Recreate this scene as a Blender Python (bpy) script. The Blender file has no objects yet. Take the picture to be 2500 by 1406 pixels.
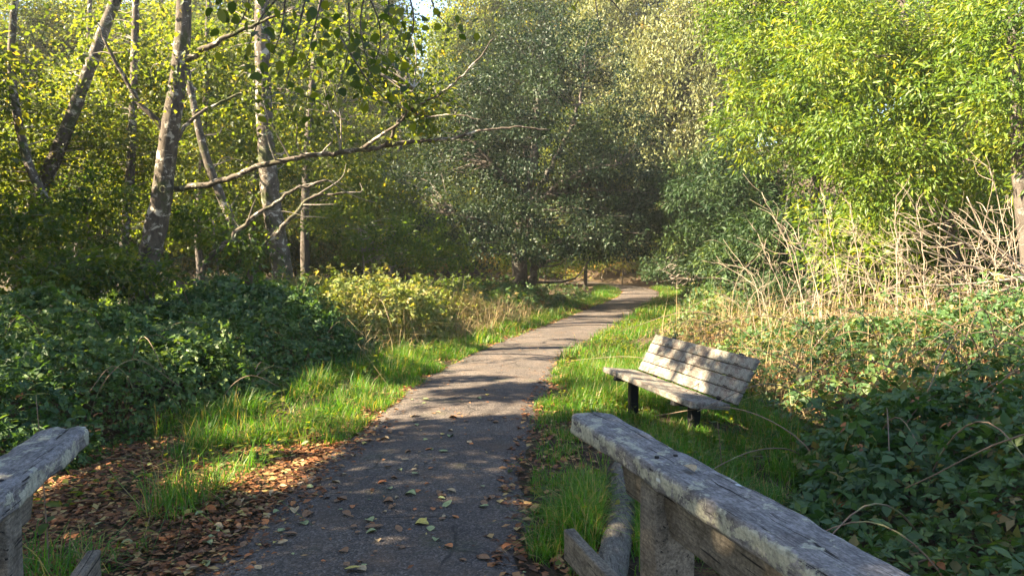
import bpy, math, random
import numpy as np
from mathutils import Vector, Matrix

# ------------------------------------------------------------------ camera, sky, sun, exposure
scene = bpy.context.scene
C = scene.collection
PI = math.pi
FPX, HORIZON, CAMZ = 1850.0, 615.0, 1.6
PITCH = math.atan((703.0 - HORIZON) / FPX)

cam_data = bpy.data.cameras.new("camera")
cam = bpy.data.objects.new("camera", cam_data)
C.objects.link(cam)
cam.location = (0, 0, CAMZ)
cam.rotation_euler = (PI / 2 - PITCH, 0, 0)
cam_data.sensor_width = 36.0
cam_data.lens = 36.0 * FPX / 2500.0
cam_data.clip_start = 0.05
cam_data.clip_end = 2000.0
scene.camera = cam

SUN_EL, SUN_A = math.radians(37.0), math.radians(-14.0)    # sun stands on the left, a little behind the camera
SUN = Vector((-math.cos(SUN_EL) * math.cos(SUN_A), math.cos(SUN_EL) * math.sin(SUN_A), math.sin(SUN_EL)))
world = bpy.data.worlds.new("World")
scene.world = world
world.use_nodes = True
wn = world.node_tree.nodes
wl = world.node_tree.links
sky = wn.new("ShaderNodeTexSky")
sky.sky_type = 'NISHITA'
sky.sun_disc = False
sky.sun_elevation = SUN_EL
sky.sun_rotation = math.atan2(SUN.x, SUN.y)
sky.air_density = 1.0
sky.dust_density = 0.5
bg = wn["Background"]
bg.inputs[1].default_value = 0.050
wl.new(sky.outputs[0], bg.inputs[0])

sun_data = bpy.data.lights.new("sun", 'SUN')
sun_data.energy = 5.0
sun_data.angle = math.radians(0.53)
sun_data.color = (1.0, 0.84, 0.58)
sun = bpy.data.objects.new("sun", sun_data)
C.objects.link(sun)
sun.rotation_euler = SUN.to_track_quat('Z', 'Y').to_euler()
sun.location = (-20, 5, 20)

scene.view_settings.view_transform = 'Standard'
scene.view_settings.look = 'None'
scene.view_settings.gamma = 1.0
scene.view_settings.use_curve_mapping = False
scene.view_settings.exposure = 3.35
scene.render.engine = 'CYCLES'
cy = scene.cycles
cy.max_bounces = 7
cy.diffuse_bounces = 5
cy.glossy_bounces = 2
cy.transmission_bounces = 4
cy.transparent_max_bounces = 4
cy.caustics_reflective = False
cy.caustics_refractive = False
cy.use_denoising = True

# ------------------------------------------------------------------ helpers
RS = np.random.default_rng(11)
random.seed(5)


def at(px, py, y):
    """point of the place seen at photo pixel (px, py) at distance y ahead"""
    ct, st = math.cos(PITCH), math.sin(PITCH)
    a, b = (px - 1250.0) / FPX, (703.0 - py) / FPX
    d = np.array([a, ct + b * st, -st + b * ct])
    return np.array([0, 0, CAMZ]) + d * (y / d[1])


def vnoise(x, y, seed=0):
    """smooth 2-D value noise in 0..1"""
    x = np.asarray(x, float); y = np.asarray(y, float)
    xi = np.floor(x).astype(np.int64); yi = np.floor(y).astype(np.int64)
    xf = x - xi; yf = y - yi
    xf = xf * xf * (3 - 2 * xf); yf = yf * yf * (3 - 2 * yf)

    def h(i, j):
        n = (i * 374761393 + j * 668265263 + seed * 1442695041) & 0x7fffffff
        n = ((n ^ (n >> 13)) * 1274126177) & 0x7fffffff
        return ((n ^ (n >> 16)) & 0xffff) / 65535.0
    a = h(xi, yi); b = h(xi + 1, yi); c = h(xi, yi + 1); d = h(xi + 1, yi + 1)
    return (a * (1 - xf) + b * xf) * (1 - yf) + (c * (1 - xf) + d * xf) * yf


def sstep(a, b, x):
    t = np.clip((np.asarray(x, float) - a) / (b - a), 0, 1)
    return t * t * (3 - 2 * t)


def nrm(v):
    return v / np.maximum(np.linalg.norm(v, axis=-1, keepdims=True), 1e-9)


def link(o, parent=None):
    C.objects.link(o)
    if parent is not None:
        o.parent = parent
    return o


def tag(o, label=None, cat=None, group=None, kind=None):
    if label: o["label"] = label
    if cat: o["category"] = cat
    if group: o["group"] = group
    if kind: o["kind"] = kind
    return o


def empty(name, loc, rz=0.0):
    o = bpy.data.objects.new(name, None)
    o.empty_display_size = 0.1
    o.location = loc
    o.rotation_euler = (0, 0, rz)
    return link(o)


def mesh_np(name, V, faces, mat, tint=None, smooth=False):
    """faces: list of (n,k) index arrays"""
    V = np.asarray(V, np.float32).reshape(-1, 3)
    me = bpy.data.meshes.new(name)
    faces = [np.asarray(f, np.int32) for f in faces if len(f)]
    loops = np.concatenate([f.ravel() for f in faces])
    sizes = np.concatenate([np.full(len(f), f.shape[1], np.int32) for f in faces])
    starts = np.concatenate([[0], np.cumsum(sizes)[:-1]]).astype(np.int32)
    me.vertices.add(len(V)); me.vertices.foreach_set("co", V.ravel())
    me.loops.add(len(loops)); me.loops.foreach_set("vertex_index", loops)
    me.polygons.add(len(sizes)); me.polygons.foreach_set("loop_start", starts)
    me.polygons.foreach_set("loop_total", sizes)
    if smooth:
        me.polygons.foreach_set("use_smooth", np.ones(len(sizes), bool))
    if tint is not None:
        at_ = me.attributes.new("tint", 'FLOAT', 'POINT')
        at_.data.foreach_set("value", np.asarray(tint, np.float32))
    me.update(calc_edges=True)
    if mat is not None:
        me.materials.append(mat)
    return me


def obj(name, me, parent=None, loc=None):
    o = bpy.data.objects.new(name, me)
    if loc is not None:
        o.location = loc
    return link(o, parent)


def origin_of(parent):
    return np.array(parent.location) if parent is not None else np.zeros(3)


# ---- tubes
def tube_arrays(pts, radii, n=7, wob=0.0, cap=True):
    pts = np.asarray(pts, float); m = len(pts)
    radii = np.asarray(radii, float)
    t = np.gradient(pts, axis=0); t = nrm(t)
    ref = np.where(np.abs(t[:, 2:3]) > 0.9, np.array([[1.0, 0, 0]]), np.array([[0, 0, 1.0]]))
    ref[:] = ref[0]
    s = nrm(np.cross(t, ref)); u = np.cross(s, t)
    ang = np.linspace(0, 2 * PI, n, endpoint=False)
    rr = radii[:, None] * (1 + wob * (RS.random((m, n)) - 0.5) * 2)
    V = pts[:, None, :] + rr[..., None] * (np.cos(ang)[None, :, None] * s[:, None, :] + np.sin(ang)[None, :, None] * u[:, None, :])
    V = V.reshape(-1, 3)
    i = np.arange(m - 1)[:, None] * n; j = np.arange(n)[None, :]; k = (np.arange(n)[None, :] + 1) % n
    F = np.stack([i + j, i + k, i + n + k, i + n + j], -1).reshape(-1, 4)
    tris = np.zeros((0, 3), int)
    if cap:
        V = np.vstack([V, pts[0], pts[-1]])
        a, b = len(V) - 2, len(V) - 1
        jj = np.arange(n); kk = (jj + 1) % n
        tris = np.vstack([np.stack([kk, jj, np.full(n, a)], -1),
                          np.stack([(m - 1) * n + jj, (m - 1) * n + kk, np.full(n, b)], -1)])
    return V, F, tris


class MB:
    def __init__(self):
        self.V, self.Q, self.T, self.A, self.n = [], [], [], [], 0

    def add(self, V, Q=None, T=None, tint=0.5):
        V = np.asarray(V, float).reshape(-1, 3)
        if Q is not None and len(Q): self.Q.append(np.asarray(Q) + self.n)
        if T is not None and len(T): self.T.append(np.asarray(T) + self.n)
        self.V.append(V)
        self.A.append(np.broadcast_to(np.asarray(tint, float), (len(V),)))
        self.n += len(V)

    def tube(self, pts, radii, n=6, wob=0.0, tint=0.5, cap=True):
        V, F, T = tube_arrays(pts, radii, n, wob, cap)
        self.add(V, F, T, tint)

    def build(self, name, mat, parent=None, smooth=True, origin=None):
        V = np.vstack(self.V)
        o0 = origin_of(parent) if origin is None else np.asarray(origin, float)
        faces = []
        if self.Q: faces.append(np.vstack(self.Q))
        if self.T: faces.append(np.vstack(self.T))
        me = mesh_np(name, V - o0, faces, mat, np.concatenate(self.A), smooth)
        return obj(name, me, parent, None if parent is not None else o0)


def spline(pts, k=6):
    """Catmull-Rom through pts"""
    P = np.asarray(pts, float)
    P = np.vstack([2 * P[0] - P[1], P, 2 * P[-1] - P[-2]])
    out = []
    for i in range(1, len(P) - 2):
        t = np.linspace(0, 1, k, endpoint=False)[:, None]
        a, b, c, d = P[i - 1], P[i], P[i + 1], P[i + 2]
        out.append(0.5 * ((2 * b) + (-a + c) * t + (2 * a - 5 * b + 4 * c - d) * t ** 2 + (-a + 3 * b - 3 * c + d) * t ** 3))
    out.append(P[-2][None])
    return np.vstack(out)


# ---- leaves (folded rhombs, two triangles each)
def leaf_arrays(b, t, n, L, W, fold=0.12, droop=0.12):
    b = np.asarray(b, float); t = nrm(t); s = nrm(np.cross(n, t)); n = np.cross(t, s)
    L = np.asarray(L)[:, None]; W = np.asarray(W)[:, None]
    v0 = b
    v1 = b + t * L * 0.45 + s * W * 0.5 + n * W * fold
    v2 = b + t * L - n * L * droop
    v3 = b + t * L * 0.45 - s * W * 0.5 + n * W * fold
    V = np.stack([v0, v1, v2, v3], 1).reshape(-1, 3)
    i = np.arange(len(b))[:, None] * 4
    T = np.concatenate([i + np.array([[0, 1, 2]]), i + np.array([[0, 2, 3]])], 1).reshape(-1, 3)
    return V, T


def full_leaf(L, W, curl=0.1, bend=0.15, tooth=0.0, steps=(0, .12, .3, .5, .7, .88, 1.0), prof=(0.04, .55, .92, 1.0, .78, .4, 0.02), seed=0):
    """one real leaf outline: midrib plus two edges; base at origin, along +Y, normal +Z"""
    r = random.Random(seed)
    V, F = [], []
    for i, (t, w) in enumerate(zip(steps, prof)):
        hw = W * 0.5 * w * (1 + tooth * (r.random() - .5))
        zc = -bend * L * t * t
        for sx in (-1, 0, 1):
            V.append((sx * hw, t * L + r.uniform(-.01, .01) * L, zc + abs(sx) * curl * W * w + r.uniform(-.015, .015) * W))
    for i in range(len(steps) - 1):
        a = i * 3
        F += [(a, a + 1, a + 4, a + 3), (a + 1, a + 2, a + 5, a + 4)]
    return np.array(V), np.array(F)


# ------------------------------------------------------------------ where the sun gets through
COT = 1.0 / math.tan(SUN_EL)


def uv_of(p):
    """where the shadow of point p falls on level ground"""
    return p[:, 0] + p[:, 2] * COT * math.cos(SUN_A), p[:, 1] - p[:, 2] * COT * math.sin(SUN_A)


PATH_PTS = np.array([(-3, .5), (2.4, -.62), (3.77, -.78), (5, -.72), (7.6, -.55), (9.5, -.3), (11.4, .02), (14.5, .95),
                     (18.5, 2.15), (23, 3.45), (27, 4.55), (30, 5.1), (33, 5.25), (37, 4.6), (41, 2.8), (44, .5)])


def path_x(y):
    return np.interp(y, PATH_PTS[:, 0], PATH_PTS[:, 1])


HALF = 0.83


def keep_prob(p):
    """open gaps in the left canopy: chance that a leaf at p is there"""
    u, v = uv_of(p)
    k = np.ones(len(p))
    ru, rv = u * .97 + v * .24, v * .97 - u * .24            # along and across the sun's azimuth
    streak = vnoise(ru * .40 + 3, rv * 1.9, 3) * .6 + vnoise(ru * 1.2, rv * 4.2, 5) * .4
    fine = vnoise(u * 2.2, v * 2.6, 8)
    px = path_x(v)
    # dappled middle of the path and its verges
    z = sstep(6.8, 7.2, v) * (1 - sstep(34, 37, v)) * sstep(-1.9, -1.4, u - px) * (1 - sstep(2.6, 3.4, u - px))
    k = np.minimum(k, 1 - z * sstep(.35, .42, streak) * .99)
    # sunlit grass tuft on the left verge
    z = np.exp(-(((u + 1.65) / .85) ** 2 + ((v - 7.9) / 1.0) ** 2) * 1.2)
    k = np.minimum(k, 1 - np.clip(z * 2.2, 0, 1) * sstep(.18, .3, fine))
    # sunlit bramble mound
    z = sstep(10.8, 11.8, v) * (1 - sstep(16.5, 18, v)) * sstep(-2.6, -1.6, u) * (1 - sstep(3.2, 4.5, u))
    k = np.minimum(k, 1 - z * sstep(.2, .36, fine) * .97)
    # small patches on the litter of the near left verge
    z = sstep(4.7, 5.1, v) * (1 - sstep(6.5, 6.9, v)) * sstep(-4, -3.6, u) * (1 - sstep(-1.5, -1.1, u))
    k = np.minimum(k, 1 - z * sstep(.30, .4, vnoise(u * 1.1 + 9, v * 1.9 + 2, 21)))
    # bench
    z = sstep(5.9, 6.3, v) * (1 - sstep(8.6, 9.0, v)) * sstep(1.4, 1.8, u) * (1 - sstep(3.4, 3.8, u))
    k = np.minimum(k, 1 - z * sstep(.40, .50, vnoise(u * 2.4 + 2, v * 2.2 + 7, 13)))
    # the whole right bank stands in the sun
    z = sstep(3.3, 4.6, u) * sstep(8.4, 9.8, v)
    k = np.minimum(k, 1 - z * sstep(.30, .46, vnoise(u * .7 + 4, v * .7 + 1, 17) * .6 + fine * .4) * .88)
    # broken light on the brambles behind the bench
    z = sstep(3.0, 3.6, u) * sstep(5.6, 6.4, v) * (1 - sstep(9.0, 9.8, v))
    k = np.minimum(k, 1 - z * sstep(.53, .60, vnoise(u * 1.3 + 1, v * 1.5 + 5, 19) * .6 + fine * .4) * .97)
    return k


# ------------------------------------------------------------------ materials
def new_mat(name):
    m = bpy.data.materials.new(name)
    m.use_nodes = True
    nt = m.node_tree
    nt.nodes.clear()
    out = nt.nodes.new("ShaderNodeOutputMaterial")
    return m, nt, out


def ramp_node(nt, stops):
    r = nt.nodes.new("ShaderNodeValToRGB")
    el = r.color_ramp.elements
    while len(el) < len(stops):
        el.new(0.5)
    for e, (p, c) in zip(el, stops):
        e.position = p
        e.color = (*c, 1)
    return r


def leaf_mat(name, stops, trans=0.45, rough=0.5, spec=0.3, warm=(1.5, 1.35, .55)):
    m, nt, out = new_mat(name)
    a = nt.nodes.new("ShaderNodeAttribute"); a.attribute_name = "tint"
    r = ramp_node(nt, stops)
    nt.links.new(a.outputs["Fac"], r.inputs[0])
    p = nt.nodes.new("ShaderNodeBsdfPrincipled")
    p.inputs["Roughness"].default_value = rough
    p.inputs["Specular IOR Level"].default_value = spec
    nt.links.new(r.outputs[0], p.inputs["Base Color"])
    mul = nt.nodes.new("ShaderNodeMix"); mul.data_type = 'RGBA'; mul.blend_type = 'MULTIPLY'
    mul.inputs[0].default_value = 1.0
    nt.links.new(r.outputs[0], mul.inputs[6]); mul.inputs[7].default_value = (*warm, 1)
    t = nt.nodes.new("ShaderNodeBsdfTranslucent")
    nt.links.new(mul.outputs[2], t.inputs[0])
    mx = nt.nodes.new("ShaderNodeMixShader"); mx.inputs[0].default_value = trans
    nt.links.new(p.outputs[0], mx.inputs[1]); nt.links.new(t.outputs[0], mx.inputs[2])
    nt.links.new(mx.outputs[0], out.inputs[0])
    return m


def tex_mat(name, build, rough=.9, spec=.2, bump=None):
    """build(nt, coord) -> colour socket, height socket or None"""
    m, nt, out = new_mat(name)
    tc = nt.nodes.new("ShaderNodeTexCoord")
    p = nt.nodes.new("ShaderNodeBsdfPrincipled")
    p.inputs["Roughness"].default_value = rough
    p.inputs["Specular IOR Level"].default_value = spec
    col, hgt = build(nt, tc.outputs["Object"])
    nt.links.new(col, p.inputs["Base Color"])
    if hgt is not None:
        b = nt.nodes.new("ShaderNodeBump")
        b.inputs["Strength"].default_value = bump[0]; b.inputs["Distance"].default_value = bump[1]
        nt.links.new(hgt, b.inputs["Height"]); nt.links.new(b.outputs[0], p.inputs["Normal"])
    nt.links.new(p.outputs[0], out.inputs[0])
    return m


def n_noise(nt, co, scale, detail=4, rough=.6, stretch=None, dist=0.0):
    if stretch is not None:
        mp = nt.nodes.new("ShaderNodeMapping"); mp.inputs["Scale"].default_value = stretch
        nt.links.new(co, mp.inputs[0]); co = mp.outputs[0]
    n = nt.nodes.new("ShaderNodeTexNoise")
    n.inputs["Scale"].default_value = scale; n.inputs["Detail"].default_value = detail
    n.inputs["Roughness"].default_value = rough; n.inputs["Distortion"].default_value = dist
    nt.links.new(co, n.inputs["Vector"])
    return n.outputs["Fac"]


def n_ramp(nt, fac, stops):
    r = ramp_node(nt, stops); nt.links.new(fac, r.inputs[0]); return r.outputs[0]


def n_mix(nt, fac, a, b, mode='MIX'):
    m = nt.nodes.new("ShaderNodeMix"); m.data_type = 'RGBA'; m.blend_type = mode
    for s, i in ((fac, 0), (a, 6), (b, 7)):
        if isinstance(s, (int, float)): m.inputs[i].default_value = s
        elif isinstance(s, tuple): m.inputs[i].default_value = (*s, 1)
        else: nt.links.new(s, m.inputs[i])
    return m.outputs[2]


def n_math(nt, op, a, b):
    m = nt.nodes.new("ShaderNodeMath"); m.operation = op
    for s, i in ((a, 0), (b, 1)):
        if isinstance(s, (int, float)): m.inputs[i].default_value = s
        else: nt.links.new(s, m.inputs[i])
    return m.outputs[0]


def B(v):
    return (v, v, v)


def wood_build(base_lo, base_hi, lichen, lichen_amt, pale_amt, side=.10):
    """silvered grain with dark checks, mottled crust lichen (more on the flanks) and pale blotches"""
    def f(nt, co):
        tc = nt.nodes.new("ShaderNodeTexCoord")
        sep = nt.nodes.new("ShaderNodeSeparateXYZ"); nt.links.new(tc.outputs["Normal"], sep.inputs[0])
        flank = n_math(nt, 'MULTIPLY', n_math(nt, 'SUBTRACT', 1.0, n_math(nt, 'ABSOLUTE', sep.outputs[2], 0.0)), side)
        grain = n_noise(nt, co, 30, 5, .7, (5, .35, 5), .25)
        speck = n_noise(nt, co, 120, 3, .7, (1, .6, 1))
        mott = n_noise(nt, co, 22, 5, .7, (1, .7, 1))
        mid = tuple((a + b) / 2 for a, b in zip(base_lo, base_hi))
        col = n_ramp(nt, grain, [(.28, base_lo), (.5, mid), (.72, base_hi)])
        col = n_mix(nt, .75, col, n_ramp(nt, speck, [(.32, B(.45)), (.5, B(1)), (.68, B(1.5))]), 'MULTIPLY')
        col = n_mix(nt, .7, col, n_ramp(nt, mott, [(.34, B(.45)), (.62, B(1.25))]), 'MULTIPLY')
        crack = n_noise(nt, co, 16, 3, .55, (6, .16, 6), .5)
        ck = n_ramp(nt, crack, [(.335, B(1)), (.375, B(0))])
        col = n_mix(nt, ck, col, (.018, .016, .015))
        l1 = n_math(nt, 'ADD', n_noise(nt, co, 17, 7, .68, (1, .75, 1), .25), flank)
        lm = n_ramp(nt, l1, [(lichen_amt, B(0)), (lichen_amt + .035, B(.9))])
        l2 = n_noise(nt, co, 75, 4, .7)
        lc = n_mix(nt, n_ramp(nt, l2, [(.36, B(0)), (.62, B(1))]), tuple(c * .5 for c in lichen), lichen)
        col = n_mix(nt, lm, col, lc)
        l3 = n_noise(nt, co, 8.5, 4, .5, (1, .7, 1), .2)
        pm = n_ramp(nt, l3, [(pale_amt, B(0)), (pale_amt + .02, B(.9))])
        col = n_mix(nt, pm, col, n_mix(nt, l2, (.36, .38, .38), (.62, .64, .63)))
        h = n_math(nt, 'ADD', n_math(nt, 'MULTIPLY', grain, .6), n_math(nt, 'MULTIPLY', lm, .22))
        h = n_math(nt, 'ADD', h, n_math(nt, 'MULTIPLY', speck, .3))
        h = n_math(nt, 'SUBTRACT', h, n_math(nt, 'MULTIPLY', ck, .6))
        return col, h
    return f


M = {}
M['cap_wood'] = tex_mat('weathered_lichened_cap_wood', wood_build((.085, .076, .076), (.235, .22, .215), (.40, .385, .30), .555, .675), .92, .15, (.8, .008))
M['bench_wood'] = tex_mat('weathered_bench_wood', wood_build((.075, .058, .048), (.19, .16, .135), (.22, .21, .175), .51, .73, .03), .92, .15, (.6, .008))
M['post_wood'] = tex_mat('weathered_post_wood', wood_build((.075, .063, .05), (.19, .16, .125), (.20, .19, .14), .70, .9, .0), .9, .2, (.5, .006))
M['log_wood'] = tex_mat('weathered_log_wood', wood_build((.055, .047, .04), (.16, .145, .12), (.14, .17, .10), .62, .85, .0), .9, .2, (.9, .015))


def bark_build(lo, hi, patch, moss, patch_t=.56, moss_t=.60, psc=3.2):
    def f(nt, co):
        a = n_noise(nt, co, 9, 6, .7, (1, 1, .45), .5)
        col = n_ramp(nt, a, [(.3, lo), (.68, hi)])
        p = n_noise(nt, co, psc, 6, .68, (1, 1, 1.2), .6)
        col = n_mix(nt, n_ramp(nt, p, [(patch_t, B(0)), (patch_t + .06, B(.9))]), col, patch)
        g = n_noise(nt, co, 2.1, 5, .7)
        col = n_mix(nt, n_ramp(nt, g, [(moss_t, B(0)), (moss_t + .1, B(.8))]), col, moss)
        return col, a
    return f


M['alder_bark'] = tex_mat('mottled_alder_bark', bark_build((.028, .022, .018), (.12, .098, .078), (.36, .33, .28), (.045, .055, .018), .545, .52, 6.5), .9, .15, (.9, .03))
M['pale_bark'] = tex_mat('pale_lichened_bark', bark_build((.055, .046, .038), (.17, .15, .125), (.32, .30, .26), (.075, .085, .035), .55, .53), .9, .15, (.8, .02))
M['dark_bark'] = tex_mat('dark_oak_bark', bark_build((.04, .033, .028), (.12, .10, .085), (.16, .15, .13), (.05, .06, .025)), .95, .1, (1, .04))
M['twig'] = tex_mat('grey_brown_twig', bark_build((.10, .085, .07), (.22, .19, .16), (.30, .28, .24), (.1, .1, .05)), .9, .15, (.4, .01))
M['dead_stalk'] = tex_mat('dry_tan_stalk', bark_build((.15, .115, .085), (.33, .265, .205), (.42, .36, .29), (.18, .14, .09), .6, .7), .9, .15, (.4, .004))
M['cane'] = tex_mat('bramble_cane', bark_build((.09, .06, .04), (.18, .12, .08), (.16, .17, .07), (.09, .12, .04), .55, .55), .7, .3, (.3, .004))


def asphalt(nt, co):
    big = n_noise(nt, co, .7, 4, .6)
    col = n_ramp(nt, big, [(.3, (.046, .038, .035)), (.7, (.108, .088, .075))])
    v = nt.nodes.new("ShaderNodeTexVoronoi"); v.inputs["Scale"].default_value = 95
    nt.links.new(co, v.inputs["Vector"])
    g = n_ramp(nt, v.outputs["Color"], [(.15, B(.45)), (.6, B(.95)), (.97, B(2.2))])
    col = n_mix(nt, .85, col, g, 'MULTIPLY')
    fine = n_noise(nt, co, 260, 2, .6)
    col = n_mix(nt, .7, col, n_ramp(nt, fine, [(.3, B(.6)), (.7, B(1.35))]), 'MULTIPLY')
    dirt = n_noise(nt, co, 2.6, 6, .7)
    col = n_mix(nt, n_ramp(nt, dirt, [(.50, B(0)), (.70, B(.6))]), col, (.10, .066, .044))
    wv = nt.nodes.new("ShaderNodeTexVoronoi"); wv.feature = 'DISTANCE_TO_EDGE'; wv.inputs["Scale"].default_value = 1.15
    wob = nt.nodes.new("ShaderNodeTexNoise"); wob.inputs["Scale"].default_value = 5; wob.inputs["Detail"].default_value = 5
    nt.links.new(co, wob.inputs["Vector"])
    nt.links.new(n_mix(nt, .09, co, wob.outputs["Color"]), wv.inputs["Vector"])
    crack = n_ramp(nt, wv.outputs["Distance"], [(.004, B(1)), (.012, B(0))])
    crack = n_mix(nt, 1.0, crack, n_ramp(nt, n_noise(nt, co, .9, 3, .6), [(.48, B(0)), (.56, B(.8))]), 'MULTIPLY')
    col = n_mix(nt, crack, col, (.018, .015, .012))
    moss = n_noise(nt, co, 1.7, 6, .7)
    col = n_mix(nt, n_ramp(nt, moss, [(.58, B(0)), (.70, B(.45))]), col, (.045, .055, .02))
    h = n_math(nt, 'ADD', n_math(nt, 'MULTIPLY', v.outputs["Distance"], -.8), n_math(nt, 'MULTIPLY', fine, .5))
    return col, h


M['asphalt'] = tex_mat('worn_gravelly_asphalt', asphalt, .88, .25, (.9, .008))


def soil(nt, co):
    a = n_noise(nt, co, 5, 8, .72)
    col = n_ramp(nt, a, [(.3, (.028, .020, .014)), (.55, (.075, .052, .034)), (.75, (.13, .088, .055))])
    b = n_noise(nt, co, 40, 4, .7)
    col = n_mix(nt, .8, col, n_ramp(nt, b, [(.3, B(.5)), (.7, B(1.5))]), 'MULTIPLY')
    g = n_noise(nt, co, .8, 4, .6)
    col = n_mix(nt, n_ramp(nt, g, [(.5, B(0)), (.68, B(.5))]), col, (.055, .06, .02))
    return col, n_math(nt, 'ADD', a, n_math(nt, 'MULTIPLY', b, .4))


M['soil'] = tex_mat('woodland_soil', soil, .98, .1, (1, .05))


def steel(nt, co):
    a = n_noise(nt, co, 20, 4, .6)
    return n_ramp(nt, a, [(.3, (.005, .005, .0055)), (.7, (.012, .011, .011))]), a


M['steel'] = tex_mat('black_painted_steel', steel, .7, .2, (.2, .003))

M['alder_leaf'] = leaf_mat('alder_leaf', [(0, (.028, .050, .012)), (.5, (.060, .088, .018)), (.85, (.13, .145, .022)), (1, (.24, .18, .03))], .60, .5, .3, (2.0, 1.75, .5))
M['understory_leaf'] = leaf_mat('understory_leaf', [(0, (.022, .050, .012)), (.6, (.060, .10, .018)), (1, (.15, .16, .025))], .58, .5, .3, (1.9, 1.7, .5))
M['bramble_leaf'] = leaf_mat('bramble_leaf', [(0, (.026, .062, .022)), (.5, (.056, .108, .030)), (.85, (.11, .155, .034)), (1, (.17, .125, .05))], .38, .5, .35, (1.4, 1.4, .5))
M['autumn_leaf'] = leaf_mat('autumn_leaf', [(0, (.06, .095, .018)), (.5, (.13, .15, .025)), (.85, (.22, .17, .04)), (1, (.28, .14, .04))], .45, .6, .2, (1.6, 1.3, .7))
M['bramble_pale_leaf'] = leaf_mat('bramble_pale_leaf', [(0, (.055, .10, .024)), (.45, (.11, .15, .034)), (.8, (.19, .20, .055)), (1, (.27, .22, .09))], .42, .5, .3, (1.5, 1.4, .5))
M['oak_leaf'] = leaf_mat('oak_leaf', [(0, (.008, .019, .010)), (.5, (.018, .036, .017)), (.9, (.045, .068, .022)), (1, (.12, .11, .04))], .28, .5, .25)
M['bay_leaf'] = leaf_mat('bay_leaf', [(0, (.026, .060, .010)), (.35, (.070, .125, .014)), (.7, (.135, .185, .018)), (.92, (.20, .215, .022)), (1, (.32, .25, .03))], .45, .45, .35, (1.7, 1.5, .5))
M['bay_leaf_painted_shade'] = leaf_mat('bay_leaf_painted_shade', [(0, (.010, .026, .010)), (.6, (.026, .055, .016)), (.9, (.06, .09, .02)), (1, (.13, .14, .03))], .30, .55, .25)  # bay leaf colour darkened to stand in for shade
M['willow_leaf'] = leaf_mat('pale_willow_leaf', [(0, (.075, .095, .035)), (.6, (.14, .155, .055)), (.93, (.20, .19, .075)), (1, (.25, .13, .07))], .35, .5, .35)
M['grass'] = leaf_mat('grass_blade', [(0, (.034, .105, .010)), (.5, (.064, .165, .014)), (.85, (.12, .205, .02)), (1, (.26, .21, .09))], .50, .45, .35, (1.7, 1.6, .4))
M['dry_grass'] = leaf_mat('dry_grass_blade', [(0, (.16, .12, .06)), (.6, (.30, .23, .12)), (1, (.42, .34, .20))], .30, .7, .2, (1.2, 1.1, .8))
M['litter'] = leaf_mat('dead_leaf_litter', [(0, (.055, .028, .015)), (.35, (.13, .055, .025)), (.65, (.24, .095, .036)), (.85, (.28, .16, .07)), (1, (.34, .26, .10))], .15, .7, .2, (1.2, 1.0, .7))
LEAFCOL = {'brown': ((.13, .065, .032), (.20, .11, .055)), 'tan': ((.28, .19, .10), (.36, .27, .15)), 'orange': ((.30, .09, .03), (.38, .15, .045)),
           'yellow': ((.33, .26, .06), (.40, .34, .10)), 'green': ((.16, .19, .075), (.26, .28, .13))}
for k_, (a_, b_) in LEAFCOL.items():
    def _bl(nt, co, a_=a_, b_=b_):
        n = n_noise(nt, co, 45, 4, .65)
        s = n_noise(nt, co, 120, 2, .5)
        c = n_ramp(nt, n, [(.3, a_), (.7, b_)])
        return n_mix(nt, n_ramp(nt, s, [(.60, B(0)), (.68, B(.7))]), c, (.06, .035, .02)), n
    M['fallen_' + k_] = tex_mat('fallen_leaf_' + k_, _bl, .7, .3, (.4, .003))

# ------------------------------------------------------------------ ground and path
def ground_h(x, y):
    x = np.asarray(x, float); y = np.asarray(y, float)
    px = path_x(y)
    dr = x - (px + HALF)
    dl = (px - HALF) - x
    h = 0.55 * sstep(1.6, 6.0, dr) + 0.20 * np.clip(dr - 8, 0, 40) * sstep(8, 14, dr)
    h = h * (.35 + .65 * sstep(4.5, 8.5, y)) - .25 * sstep(.9, 2.2, dr) * (1 - sstep(4, 6.5, y))
    h = h - 0.22 * sstep(.5, 3.5, dl)
    far = np.clip(y - 34, 0, 200)
    h = h + 0.10 * far * sstep(34, 44, y) * sstep(.8, 3.0, np.abs(x - px))
    h = h + 0.10 * np.clip(y - 48, 0, 80)
    edge = sstep(0.0, 1.2, np.maximum(dr, dl))
    h = h + (vnoise(x * .8, y * .8, 2) - .5) * .16 * edge + (vnoise(x * 2.7, y * 2.7, 4) - .5) * .06 * sstep(-.1, .4, np.maximum(dr, dl))
    return h


def axis_pts(lo, hi, fine_lo, fine_hi, f, c):
    a = np.arange(fine_lo, fine_hi, f)
    l = fine_lo - np.geomspace(c, fine_lo - lo, 16)
    r = fine_hi + np.geomspace(c, hi - fine_hi, 16)
    return np.unique(np.concatenate([l, a, r]))


gx = axis_pts(-180, 180, -12, 14, .22, .5)
gy = axis_pts(-60, 260, -3, 44, .26, .5)
GX, GY = np.meshgrid(gx, gy)
GZ = ground_h(GX, GY)
GZ = np.where((np.abs(GX) > 60) | (GY > 90) | (GY < -15), np.minimum(GZ, 14), GZ)
nx, ny = len(gx), len(gy)
ii = (np.arange(ny - 1)[:, None] * nx + np.arange(nx - 1)[None, :]).ravel()
me = mesh_np('ground', np.stack([GX, GY, GZ], -1).reshape(-1, 3), [np.stack([ii, ii + 1, ii + nx + 1, ii + nx], -1)], M['soil'], smooth=True)
ground = tag(obj('ground', me), 'dark woodland soil under the plants beside the path', None, None, 'structure')

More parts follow.
